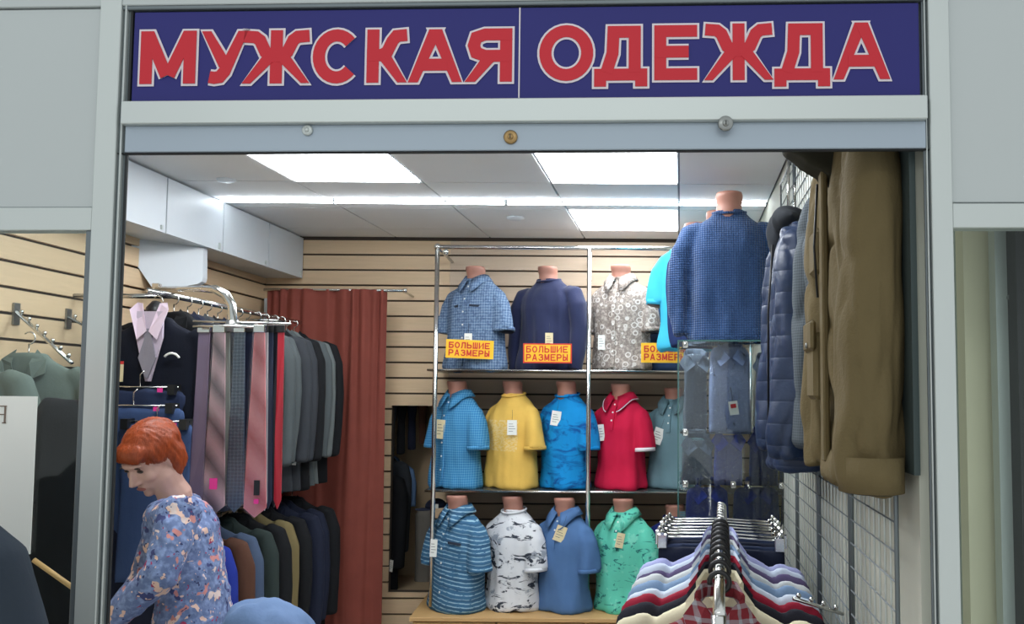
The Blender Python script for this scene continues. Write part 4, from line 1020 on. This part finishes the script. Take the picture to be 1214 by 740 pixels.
def folded(px0, py0, px1, py1, Y, fab, label, tg=False, film=True):
    """shirt folded flat, standing upright in its packet: front panel, collar, packet"""
    a, b = at(px0, py1, Y), at(px1, py0, Y); w, h = b.x - a.x, b.z - a.z
    r = thing('folded_shirt', label, 'shirt', ((a.x + b.x) / 2, Y, a.z), 0, 'folded shirts in the glass case'); 
    bm = BM(); stack(bm, [(0, w * .5, .02, 0, 0), (h * .5, w * .48, .026, 0, 0), (h * .92, w * .46, .022, 0, 0), (h, w * .36, .014, 0, 0)], 24, 14, 5)
    link('folded_body', blob('folded_body', bm, .01, 2, fold(.004, 12, 5, 3)), fab, r)
    shirt_collar(r, fab, h * .88, -.03, .03, sz=.9)
    boxo('placket', -.01, -.031, h * .04, .01, -.026, h * .8, fab, r)
    if tg:
        o = cardtag(r, (.01, -.04, h * .28), .04, .06, 0, -.15, M['card'], lines=False); boxo('red_mark', -.012, -.002, .0, .012, -.001, .018, M['redp'], o)
    if film:
        bm = BM(); bx(bm, -w * .53, -.038, 0, w * .53, -.0365, h * 1.04); fin(bm, 'clear_packet', M['packet'], r)
    return r
fb_blue = fabric('pack_blue', (168, 186, 238), rough=.5, bump=.15); fb_ind = fabric('pack_indigo', (84, 98, 205), rough=.5); fb_dk = fabric('pack_navy', (74, 84, 160), rough=.5); fb_gr = fabric('pack_greyblue', (160, 176, 200), rough=.5)
folded(840, 411, 890, 512, 3.75, fb_blue, 'periwinkle blue folded shirt with white tag, top of the glass case', True)
folded(846, 516, 880, 573, 3.78, fb_ind, 'indigo folded shirt in the middle of the glass case')
folded(808, 522, 845, 573, 3.85, fb_gr, 'grey blue folded shirt, middle shelf left in the glass case')
folded(888, 518, 922, 573, 3.85, fb_dk, 'navy folded shirt, middle shelf right in the glass case')
folded(812, 578, 865, 638, 3.8, fb_ind, 'indigo folded shirt, lowest shelf left in the glass case')
folded(868, 578, 925, 638, 3.8, fb_dk, 'navy folded shirt, lowest shelf right in the glass case')
folded(810, 420, 838, 511, 4.0, fb_gr, 'pale grey folded shirt, top shelf left in the glass case')
folded(895, 425, 925, 511, 4.0, fb_gr, 'grey folded shirt, top shelf right in the glass case')
# three torsos on the case
torso(865, 403, 230, 3.78, -.12, zgt, 'large torso in textured blue knit sweater on top of the glass case', fabric('blue_knit', (34, 60, 100), 'knit', p=dict(c2=(52, 88, 136)), sheen=.2), 'crew', 'long', wide=1.02, seed=21, group='torsos on the glass case', k=.98)
torso(853, 405, 252, 4.12, -.2, zgt, 'torso in navy sweater squeezed between cyan and blue ones on the glass case', fabric('navy_knit2', (36, 52, 96)), 'crew', 'long', wide=.9, seed=22, tags=[(830, 381, 6, 22, 0, M['cream'])], group='torsos on the glass case')
torso(826, 407, 266, 4.38, -.25, zgt, 'torso in bright cyan shirt, rearmost on the glass case', fabric('cyan', (70, 190, 226)), 'crew', 'short', wide=1.0, seed=23, tags=[(818, 382, 13, 28, 0, M['cream'])], group='torsos on the glass case')

# ================================================================== RIGHT WALL: wire grid panels
def grid(Y0, Y1, lb):
    g = thing('wire_grid_panel', lb, 'wire grid', (XR(Y0) - .03, Y0, .3), 0, 'wire grid panels on the right wall')
    d = Vector((.12 * (Y1 - Y0), Y1 - Y0, 0)); H = 2.25
    for v in (Vector((0, 0, 0)), d): tubeo('frame_post', [v, v + Vector((0, 0, H))], .005, M['alu_dark'], g, 8, (1, 0, 0))
    for z in (0, H): tubeo('frame_bar', [Vector((0, 0, z)), d + Vector((0, 0, z))], .006, M['alu_dark'], g, 6, (0, 0, 1))
    n = 9; bm = BM()
    for i in range(1, n): v = d * (i / n); tube(bm, [v, v + Vector((0, 0, H))], .0022, 4, (1, 0, 0), False)
    fin(bm, 'upright_wires', M['alu'], g)['kind'] = 'stuff'
    bm = BM(); z = .058
    while z < H: tube(bm, [Vector((-.004, 0, z)), d + Vector((-.004, 0, z))], .0022, 4, (0, 0, 1), False); z += .058
    fin(bm, 'cross_wires', M['alu_dark'], g)['kind'] = 'stuff'
grid(1.68, 2.12, 'white wire grid panel on the right wall, nearest the shop front'); grid(2.15, 2.62, 'wire grid panel on the right wall, second from the shop front'); grid(2.65, 3.12, 'wire grid panel on the right wall, third from the shop front'); grid(3.15, 3.56, 'wire grid panel on the right wall beside the glass case')
# faceout arms low on the grid
for (px, py, Y, lb) in ((990, 728, 2.2, 'chrome pronged arm low on the wire grid beside the front rack'),):
    x = XR(Y) - .04; p = at(px, py, Y); r = thing('grid_arm', lb, 'hook', (x, Y, p.z), 0, 'chrome arms on the wire grid'); tubeo('arm_bar', [(0, 0, 0), (-.14, -.05, .05)], .005, M['chrome'], r, 8)
    for k in range(4):
        bm = BM(); ell(bm, Vector((-.035 * k - .02, -.0125 * k - .007, .0125 * k + .018)), (.007,) * 3, None, 8); fin(bm, 'peg', M['chrome'], r, True)

# ------------------------------------------------------------------ coats on the right wall
def coat(cx, cy, zsh, L, hw, hd, mat, label, seed=0, rz=-PI / 2 - .12, sl=None, cat='coat', group='coats on the right wall', w=.07, name='hanging_coat', sleeve_in=0.0, vox=.011):
    r = thing(name, label, cat, (cx, cy, zsh), rz, group)
    bm = BM(); sl = sl or L * .95
    stack(bm, [(-L, hw * .93, hd * 1.1, 0, 0), (-L * .55, hw * .88, hd * 1.05, 0, 0), (-.2, hw * .85, hd, 0, 0), (-.08, hw * .8, hd * .7, 0, 0), (-.03, hw * .5, hd * .5, 0, 0), (.02, hw * .3, hd * .5, 0, 0)], 28, 34, 2.7)
    F_ = lambda c, f=fold(.02, 9, 2.6, seed, -L, 0): f(c) - .016 * (1 - abs(noise.noise(Vector((c.x * 13 + seed, c.y * 13, c.z * 5.5))) * 2.2)) ** 3 * (.6 + noise.noise(c * 5))
    me = blob('coat_body', bm, vox, 3, F_); link('coat_body', me, mat, r)
    for s in (-1, 1):
        bm = BM(); tube(bm, [(s * hw * .7, 0, -.05), (s * hw * .98, 0, -.10), (s * hw * 1.06, -.005, -.22), (s * hw * 1.10, -.012, -.45), (s * hw * 1.12, -.02, -sl * .9), (s * hw * 1.12, -.022, -sl)],
             [(w * .6, hd * .7), (w * .9, hd * .98), (w, hd * 1.12), (w * 1.0, hd * 1.15), (w * .95, hd * 1.1), (w * .9, hd * 1.0)], 18, (0, 1, 0))
        link('sleeve', blob('sleeve', bm, vox, 3, F_), mat, r)
    return r
khaki = fabric('khaki_cotton', (104, 91, 63), bump=.8)
zsh = 2.30
r = coat(.624, 1.925, zsh, .84, .21, .06, khaki, 'khaki cotton parka with flapped pocket and wide sleeve, nearest on the right wall', 31, rz=-PI / 2 - .12, w=.078, sl=.83)
# parka details: placket, pocket, flap, cuff, elastic
boxo('placket', -.035, -.073, -.80, .01, -.058, -.1, khaki, r, .004)
pk = boxo('pocket', -.17, -.085, -.66, -.05, -.052, -.50, khaki, r, .01)
boxo('pocket_flap', -.175, -.092, -.545, -.045, -.078, -.47, khaki, pk, .008)
bm = BM(); ell(bm, (-.10, -.094, -.53), (.007, .004, .007), None, 10); fin(bm, 'button', M['steelcap'], pk, True)
boxo('pocket', -.15, -.08, -.36, -.06, -.058, -.25, khaki, r, .01)
bm = BM(); tube(bm, [(.252, -.022, -.838), (.252, -.022, -.77)], [(.072, .062)] * 2, 24, (0, 1, 0)); fin(bm, 'cuff', khaki, r, True)
bm = BM(); tube(bm, [(.252, -.022, -.8405), (.252, -.022, -.80)], [(.062, .052)] * 2, 24, (0, 1, 0)); fin(bm, 'cuff_shade_disc', M['black'], r, True)  # shade inside the cuff, put in as a black disc
tubeo('drawcord', [(-.04, -.074, -.15), (-.045, -.082, -.3), (-.04, -.076, -.42)], .003, M['black'], r, 6)
hanger((.612, 1.955, zsh + .02), -PI / 2 - .12, 'hanger inside the khaki parka', 'hangers on the right wall')
g_tw = fabric('grey_tweed', (80, 88, 94), 'check', p=dict(c2=(104, 110, 116), s=.008, w=.4))
coat(.672, 2.34, 2.27, .80, .12, .045, g_tw, 'grey tweed coat squeezed between khaki parka and blue puffer', 32, w=.045)
boxo('zip_strip', 0, 0, 0, .001, .001, .001, M['black']); bpy.data.objects.remove(bpy.data.objects['zip_strip'])
hanger((.672, 2.34, 2.29), -PI / 2 - .12, 'hanger inside the grey tweed coat', 'hangers on the right wall')
r = coat(.69, 2.72, 2.22, .80, .17, .08, fabric('puffer_navy', (36, 52, 82), 'quilt', rough=.42, spec=.5), 'blue padded jacket with dark hood collar, furthest coat on the right wall', 33, w=.06, name='padded_jacket', cat='jacket')
bm = BM(); ell(bm, (.0, -.02, .0), (.09, .055, .04)); ell(bm, (-.07, -.05, -.04), (.045, .035, .08)); link('hood', blob('hood', bm, .01, 3, fold(.012, 14, 8, 2)), F['charcoal'], r)
tubeo('zip', [(0, -.07, -.08), (0, -.086, -.3), (0, -.088, -.7)], .004, M['black'], r, 6)
hanger((.69, 2.72, 2.24), -PI / 2 - .12, 'hanger inside the blue padded jacket', 'hangers on the right wall')
bm = BM(); prism(bm, [Vector((XR(1.61), 1.61, 1.50)), Vector((XR(1.74), 1.74, 1.50)), Vector((XR(1.74), 1.74, 2.5)), Vector((XR(1.61), 1.61, 2.5))], Vector((-.012, 0, 0))); struct(fin(bm, 'trim_50', flat('dark_wall_sheet', (62, 74, 74), .5)))  # dark sheet laid on the right wall to make its near end darker
# dark coat hanging one tier higher
r = thing('hanging_coat', 'dark olive coat hanging highest, only its pointed hem shows under the shutter box', 'coat', (at(965, 190, 1.95).x, 1.95, 2.25), 0, 'coats on the right wall')
bm = BM(); P = [at(a, b, 1.9) - Vector(r.location) for a, b in ((936, 172), (958, 190), (985, 208), (1000, 216), (1004, 160), (990, 90), (950, 90))]; prism(bm, P, Vector((0, .09, 0)))
link('coat_hem', blob('coat_hem', bm, .009, 4, fold(.008, 14, 6, 5)), fabric('dark_olive', (52, 50, 40)), r)
bm = BM(); ell(bm, (.0, .0, .34), (.12, .05, .16)); link('coat_body', blob('coat_body', bm, .012, 3), bpy.data.materials['dark_olive'], r)
# chrome upright near the coats
p0, p1 = at(935, 190, 3.2), at(935, 255, 3.2)
o = tubeo('hook_rod', [p0, p1], .006, M['chrome'], None, 8, (1, 0, 0)); tag(o, 'thin vertical chrome rod on the right wall above the blue padded jacket', 'rod')

# ================================================================== FRONT RIGHT CLOTHES RACK
ra, rb = Vector((.262, 1.62, 1.235)), Vector((.515, 3.14, 1.235)); rd = (rb - ra).normalized(); rzz = math.atan2(rd.y, rd.x) - PI / 2
rr = thing('clothes_rack', 'free standing chrome clothes rack in the right foreground', 'clothes rack', (ra.x, ra.y, 0), 0)
tubeo('rail_tube', [Vector((0, 0, 1.235)), rb - ra + Vector((0, 0, 1.235))], .0125, M['chrome'], rr)
for v in (Vector((0, 0, 0)), rb - ra - Vector((0, 0, 0))):
    v = Vector((v.x, v.y, 0)); tubeo('upright', [v, v + Vector((0, 0, 1.235))], .014, M['chrome'], rr, 10, (1, 0, 0)); tubeo('foot', [v + Vector((-.25, .02, .02)), v + Vector((.25, -.02, .02))], .014, M['chrome'], rr, 8)
for k in range(7):
    f = .985 - k * .043; p = ra.lerp(rb, f); z = 1.235 - .045
    r = thing('clip_hanger', 'chrome clip hanger at the far end of the front rack, number %s from the glass case' % ['first', 'second', 'third', 'fourth', 'fifth', 'sixth', 'seventh', 'eighth', 'ninth'][k], 'hanger', (p.x, p.y, z), rzz + random.uniform(-.06, .06), 'chrome clip hangers on the front rack')
    r['label'] = r['label'].replace('number ', '')
    tubeo('hook', [(0, 0, 0), (0, 0, .03)] + [(.018 * math.sin(a) , 0, .048 - .018 * math.cos(a)) for a in [x * .55 for x in range(0, 8)]], .004, M['chrome'], r, 6)
    tubeo('clip_rod', [(-.2, 0, 0), (-.1, 0, .004), (0, 0, .008), (.1, 0, .004), (.2, 0, 0)], .0042, M['chrome'], r, 8)
    for s in (-1, 1):
        bm = BM(); x = s * (.185 + .006 * (k % 3)); bx(bm, x - .016, -.009, -.035, x + .016, .009, .012, .003); tube(bm, [(x, -.012, .012), (x, 0, .02), (x, .012, .012)], .006, 6, (1, 0, 0)); ell(bm, (x, -.012, .018), (.008,) * 3, None, 8); fin(bm, 'clip', M['chrome'], r)
    q = thing('hanging_trousers', '%s trousers on the %s clip hanger from the glass case' % (['navy', 'dark blue'][k % 2], ['first', 'second', 'third', 'fourth', 'fifth', 'sixth', 'seventh', 'eighth', 'ninth'][k]), 'trousers', (p.x, p.y, z - .03), rzz, 'trousers on the front rack')
    if 'tr' not in _c:
        bm = BM(); stack(bm, [(-.75, .17, .013, 0, 0), (-.3, .19, .014, 0, 0), (-.02, .205, .014, 0, 0), (0, .2, .012, 0, 0)], 24, 16, 3.2); _c['tr'] = blob('trouser_body', bm, .011, 1, fold(.004, 8, 2, 2))
    link('trouser_body', _c['tr'], F['navy'] if k % 2 == 0 else F['ddenim'], q)
shirts = [(.70, 'lavender', (160, 164, 206), None, 'lavender shirt, furthest shirt on the front rack'), (.645, 'mist', (186, 196, 214), None, 'misty white shirt with open collar, second furthest on the front rack'),
          (.595, 'plum', (84, 74, 108), None, 'plum shirt between two pale ones on the front rack'), (.545, 'paleg', (190, 194, 196), None, 'pale grey shirt on the front rack'), (.49, 'steel', (118, 142, 172), None, 'steel blue shirt on the front rack'),
          (.435, 'icy', (196, 208, 224), None, 'icy white shirt just behind the wine red one'), (.385, 'wine', (142, 30, 52), None, 'wine red shirt on the front rack'), (.325, 'inkb', (34, 34, 44), None, 'black shirt between the wine red and cream ones'),
          (.265, 'creamy', (222, 214, 186), None, 'cream white shirt with yellowish collar, second nearest on the front rack'), (.185, 'wine2', (120, 40, 48), ('check', dict(c2=(150, 150, 156), s=.03, w=.3)), 'grey and red plaid shirt nearest the viewer on the front rack')]
for i, (f, nm, col, pt, lb) in enumerate(shirts):
    p = ra.lerp(rb, f); m_ = fabric('shirt_' + nm, col, pt[0] if pt else None, p=pt[1] if pt else None)
    garment((p.x, p.y, 1.235 - .075), rzz + random.uniform(-.04, .04), lb, 'shirt', m_, 'shirt', i % 3, 'shirts on the front rack', 'hanging_shirt', collar=m_, L=.72, sl=.36, hw=.225, hd=.035)
    hanger((p.x, p.y, 1.235 - .068), rzz, 'black hanger inside the ' + lb, 'black hangers on the front rack', hookm=M['black'])
# ================================================================== LED strip, detector, small things on the ceiling
a, b, c = at(266, 236, 4.36), at(600, 245, 4.36), at(909, 246, 4.36)
a.z = b.z = c.z = ZC - .016; a.x = XC(4.36) + .01; c.x = XR(4.36) - .02
o = thing('led_strip', 'long glowing LED tube strip running across the ceiling wall to wall', 'strip light', b)
tubeo('glowing_tube', [a - b, Vector((0, 0, -.004)), c - b], .0055, M['led'], o, 8, (0, 0, 1))
boxo('mounting_clip', -.008, -.012, -.012, .008, .012, .016, M['white'], o)
for xx in (-.9, .9): boxo('mounting_clip', xx - .004, -.012, -.012, xx + .004, .012, .016, M['white'], o)
def ceilpt(px, py):
    d = ray(px, py); t_ = (ZC - CAMP.z) / d.z; return CAMP + d * t_
p = ceilpt(611, 258); r = thing('smoke_detector', 'round white smoke detector on the ceiling behind the LED strip', 'smoke detector', p)
bm = BM(); tube(bm, [(0, 0, 0), (0, 0, -.007), (0, 0, -.014), (0, 0, -.016)], [.052, .05, .034, .02], 24, (1, 0, 0)); fin(bm, 'detector_body', M['white'], r, True)
p = ceilpt(268, 213); r = thing('ceiling_spot', 'small round recessed lamp near the overhead cupboards', 'ceiling light', p)
bm = BM(); tube(bm, [(0, 0, 0), (0, 0, -.008)], [.045, .04], 24, (1, 0, 0)); fin(bm, 'spot_rim', M['white'], r, True)
for px, py in ((804, 285),):
    p = ceilpt(px, 281); o = thing('ceiling_hook', 'tiny white hook on the ceiling by the cyan shirt torso', 'hook', p); bm = BM(); ell(bm, (0, 0, -.012), (.008, .008, .014), None, 10); fin(bm, 'hook_ball', M['white'], o, True)

# ================================================================== PEOPLE
def chain(bm, pts, r, n=14, ref=(0, 1, 0)):
    tube(bm, pts, r, n, ref)
    for p, q in ((pts[0], r[0]), (pts[-1], r[-1])):
        q = q if isinstance(q, (tuple, list)) else (q, q); ell(bm, p, (q[0] * .98, q[1] * .98, min(q) * .98), None, 12)
def head_into(bm, Mh, s=1.0):
    def E(c, r): 
        m = Mh @ Matrix.Translation(Vector(c) * s) @ Matrix.Diagonal((r[0] * s, r[1] * s, r[2] * s, 1)); bmesh.ops.create_uvsphere(bm, u_segments=20, v_segments=14, radius=1, matrix=m)
    def T(pts, r): tube(bm, [Mh @ (Vector(p) * s) for p in pts], [x * s for x in r], 10, (1, 0, 0))
    E((0, .012, .028), (.074, .094, .083)); E((0, -.028, -.015), (.064, .064, .07)); E((0, -.036, -.055), (.05, .052, .045)); E((0, -.074, -.088), (.019, .017, .015))
    T([(0, -.088, .018), (0, -.101, -.006), (0, -.114, -.026), (0, -.098, -.034)], [.007, .009, .0115, .008]); E((.011, -.094, -.03), (.008, .009, .007)); E((-.011, -.094, -.03), (.008, .009, .007))
    E((.034, -.062, -.018), (.026, .024, .024)); E((-.034, -.062, -.018), (.026, .024, .024))
    T([(-.045, -.072, .032), (-.02, -.088, .034), (.02, -.088, .034), (.045, -.072, .032)], [.008, .009, .009, .008])
    E((0, -.084, -.056), (.024, .01, .009)); E((0, -.08, -.066), (.02, .01, .008))
    for q in (-1, 1): E((q * .074, .008, -.002), (.009, .018, .03))
def hand_into(bm, wr, d, up, s=1.0, curl=.5):
    """palm and five separate fingers: wr wrist, d direction of the hand, up normal of the back of the hand"""
    d = d.normalized(); side = d.cross(up).normalized(); up = side.cross(d).normalized()
    tube(bm, [wr - d * .03, wr + d * .02 * s, wr + d * .055 * s, wr + d * .088 * s], [(.024 * s, .017 * s), (.032 * s, .015 * s), (.039 * s, .014 * s), (.037 * s, .011 * s)], 14, up)
    for k, (o, L) in enumerate(((-.03, .062), (-.0105, .076), (.0105, .08), (.03, .07))):
        p = wr + d * .082 * s + side * o * s; dd = (d + side * o * 3.0).normalized(); pts = [p]; 
        for j, fr in enumerate((.45, .3, .25)):
            dd = (dd - up * curl * (.35 + .25 * j)).normalized(); pts.append(pts[-1] + dd * L * fr * s)
        tube(bm, pts, [.0088 * s, .0084 * s, .0078 * s, .0062 * s], 8, up)
    p = wr + d * .025 * s - side * .03 * s; q = p + (d * .6 - side * .8).normalized() * .04 * s - up * .006; tube(bm, [wr + d * .01 * s - side * .012, p, q, q + (d - side * .2 - up * .3).normalized() * .03 * s], [.012 * s, .0125 * s, .0105 * s, .008 * s], 8, up)

Yw = 2.58
def wp(px, py, dy=0.0): return at(px, py, Yw + dy)
hipc = wp(232, 760, .04)
wroot = thing('person', 'woman with short red hair in a blue floral dress, bending left beside the suits', 'person', (hipc.x, Yw, 0))
O = Vector(wroot.location)
L = lambda v: v - O
neck0, neck1 = L(wp(208, 588, .03)), L(wp(193, 562, .0))
hc = L(wp(181, 544, -.01))
# skeleton in local space
hip = L(wp(232, 775, .04)); waist = L(wp(228, 690, .04)); chest = L(wp(216, 632, .04)); shl = L(wp(208, 605, .04))
shN, shF = L(wp(212, 611, -.13)), L(wp(206, 606, .19))
elN, wrN = L(wp(190, 682, -.2)), L(wp(132, 735, -.17)); 
elF, wrF = L(wp(170, 690, .2)), L(wp(128, 745, .12))
bm = BM()
HS = .87
Mh = Matrix.Translation(hc) @ Matrix.Rotation(math.radians(-24), 4, 'Z') @ Matrix.Rotation(math.radians(36), 4, 'X')
head_into(bm, Mh, HS)
chain(bm, [neck0, neck0.lerp(neck1, .5), neck1], [(.05, .05), (.045, .045), (.05, .05)])
foot = lambda sx, dy: Vector((sx, dy, .045))
tube(bm, [hip + Vector((0, 0, -.1)), hip, waist, chest, shl, neck0], [(.10, .15), (.11, .155), (.085, .115), (.09, .12), (.06, .085), (.045, .05)], 20, (0, 1, 0))
for s, el, wr, sh in ((-1, elN, wrN, shN), (1, elF, wrF, shF)):
    chain(bm, [shl + Vector((0, s * .1, 0)), sh, sh.lerp(el, .5), el, el.lerp(wr, .5), wr], [.035, .04, .04, .036, .034, .025], 12)
    hand_into(bm, wr, wr - el, Vector((0, 0, 1)), .92, .5)
    hpp = hip + Vector((0, s * .08, -.05)); kn = Vector((hip.x + .0, s * .09, .46)); an = Vector((hip.x + .02, s * .1, .08))
    chain(bm, [hpp, hpp.lerp(kn, .5), kn, kn.lerp(an, .4), an], [.085, .072, .052, .05, .034])
    tube(bm, [an + Vector((.04, 0, -.04)), an + Vector((-.03, 0, -.045)), an + Vector((-.13, 0, -.055)), an + Vector((-.17, 0, -.06))], [(.03, .03), (.036, .035), (.038, .025), (.025, .018)], 12, (0, 0, 1))
body = link('body', blob('body', bm, .0046, 3), M['human'], wroot)
# dress
bm = BM()
tube(bm, [Vector((hip.x + .01, 0, .52)), Vector((hip.x, .0, .7)), hip + Vector((0.01, 0, -.05)), hip.lerp(waist, .6), waist, waist.lerp(chest, .5), chest, shl + Vector((.0, 0, -.01)), shl + Vector((-.012, 0, .025))],
     [(.2, .24), (.175, .22), (.118, .18), (.100, .148), (.090, .136), (.094, .142), (.100, .150), (.086, .132), (.062, .078)], 30, (0, 1, 0))
for s, el, wr, sh in ((-1, elN, wrN, shN), (1, elF, wrF, shF)):
    tube(bm, [shl + Vector((0, s * .08, -.01)), sh + Vector((0, 0, .0)), sh.lerp(el, .5), el, el.lerp(wr, .5), wr.lerp(el, .08)], [.056, .064, .057, .050, .046, .038], 16, (0, 1, 0))
def wrk(c):
    return .006 * noise.noise(Vector((c.x * 14 + c.z * 9, c.y * 12, c.z * 16 - c.x * 8))) + .0035 * noise.noise(Vector((c.x * 40, c.y * 40, c.z * 55)))
dress = link('dress', blob('dress', bm, .008, 5, wrk), fabric('floral_dress', (108, 124, 164), 'floral'), wroot)
# hair: a bob with fringe
bm = BM(); hs = HS
def EH(c, r): bmesh.ops.create_uvsphere(bm, u_segments=20, v_segments=14, radius=1, matrix=Mh @ Matrix.Translation(Vector(c) * hs) @ Matrix.Diagonal((r[0] * hs, r[1] * hs, r[2] * hs, 1)))
EH((0, .024, .048), (.09, .104, .086)); EH((0, .054, -.006), (.078, .058, .068)); EH((0, -.05, .072), (.068, .046, .034)); EH((-.03, -.074, .064), (.03, .02, .024)); EH((.03, -.074, .064), (.03, .02, .024)); EH((0, -.08, .068), (.035, .018, .022))
for q in (-1, 1): EH((q * .074, .034, -.006), (.02, .04, .062)); EH((q * .072, .016, -.05), (.012, .02, .03)); EH((q * .07, -.012, .045), (.016, .04, .04))
IM = Mh.inverted()
def hairw(c):
    q = IM @ c; a = math.atan2(q.y, q.x); return .0035 * noise.noise(Vector((a * 14, q.z * 14, 0))) + .002 * noise.noise(Vector((a * 40, q.z * 18, 3)))
link('hair', blob('hair', bm, .0055, 3, hairw), M['hair'], wroot)
def onhead(name, c, r, mat, rx=0):
    bm = BM(); m = Mh @ Matrix.Translation(Vector(c) * HS) @ Matrix.Rotation(rx, 4, 'Y') @ Matrix.Diagonal((r[0], r[1], r[2], 1)); bmesh.ops.create_uvsphere(bm, u_segments=14, v_segments=10, radius=1, matrix=m); return fin(bm, name, mat, wroot, True)
for q in (-1, 1):
    onhead('eye', (q * .031, -.0815, .012), (.012, .0055, .0045), M['eye'], q * .1); onhead('eyebrow', (q * .032, -.087, .03), (.016, .004, .0028), M['eye'], q * .15)
onhead('lips', (0, -.092, -.058), (.019, .006, .0055), M['lip'])

# bystander at the left edge, seen from behind
Yq = 1.32
sp = at(22, 612, Yq)
cxp = sp.x - .235
pr = thing('person', 'bystander in a dark wool coat at the left edge, seen from behind', 'person', (cxp, Yq, 0))
zs = sp.z + .03
bm = BM()
Mh2 = Matrix.Translation((0, .02, zs + .17)) @ Matrix.Rotation(PI, 4, 'Z'); head_into(bm, Mh2, 1.0)
chain(bm, [Vector((0, 0, zs - .02)), Vector((0, .005, zs + .1))], [(.055, .055), (.05, .05)])
tube(bm, [Vector((0, 0, .8)), Vector((0, 0, .95)), Vector((0, 0, 1.1)), Vector((0, 0, zs - .14)), Vector((0, 0, zs - .04))], [(.15, .1), (.16, .11), (.14, .1), (.15, .1), (.07, .06)], 20, (0, 1, 0))
for s in (-1, 1):
    sh = Vector((s * .15, 0, zs - .11)); el = Vector((s * .24, .02, zs - .34)); wr = Vector((s * .23, .09, zs - .58)); chain(bm, [sh, sh.lerp(el, .5), el, el.lerp(wr, .5), wr], [.045, .045, .042, .038, .027]); hand_into(bm, wr, Vector((0, .15, -1)), Vector((s * 1.0, 0, 0)), 1.0, .35)
    hp = Vector((s * .09, 0, .85)); kn = Vector((s * .1, .01, .48)); an = Vector((s * .1, 0, .08)); chain(bm, [hp, hp.lerp(kn, .5), kn, kn.lerp(an, .4), an], [.09, .078, .056, .055, .036])
    tube(bm, [an + Vector((0, -.05, -.04)), an + Vector((0, .03, -.045)), an + Vector((0, .14, -.055)), an + Vector((0, .18, -.06))], [(.03, .03), (.038, .035), (.04, .025), (.025, .018)], 12, (0, 0, 1))
link('body', blob('body', bm, .006, 3), M['human'], pr)
wool = fabric('dark_wool', (52, 60, 70), bump=.4, spec=.1)
bm = BM(); stack(bm, [(.62, .24, .15, 0, 0), (.9, .215, .14, 0, 0), (1.15, .195, .135, 0, 0), (zs - .12, .195, .13, 0, 0), (zs - .055, .15, .11, 0, 0), (zs - .015, .115, .085, 0, 0), (zs + .02, .07, .07, 0, 0), (zs + .045, .066, .066, 0, 0)], 32, 40, 2.2)
for s in (-1, 1):
    tube(bm, [(s * .13, 0, zs - .07), (s * .175, 0, zs - .11), (s * .212, .005, zs - .23), (s * .235, .02, zs - .38), (s * .235, .07, zs - .54)], [.06, .072, .07, .06, .052], 16, (0, 1, 0))
link('coat', blob('coat', bm, .01, 5, fold(.008, 9, 2.5, 6)), wool, pr)
bm = BM()
for c, r_ in (((0, -.03, zs + .2), (.088, .1, .1)), ((0, -.06, zs + .15), (.08, .06, .09))): ell(bm, c, r_)
link('hair', blob('hair', bm, .007, 3, lambda c: .004 * noise.noise(c * 60)), fabric('brown_hair', (58, 42, 34)), pr)
bm = BM()
for s in (-1, 1): bx(bm, s * .1 - .05, -.08, 0, s * .1 + .05, .2, .05, .015)
fin(bm, 'shoes', M['black'], pr, True)
bm = BM()
for s in (-1, 1): bx(bm, hip.x - .18, s * .1 - .042, 0, hip.x + .07, s * .1 + .042, .045, .014)
fin(bm, 'shoes', M['black'], wroot, True)
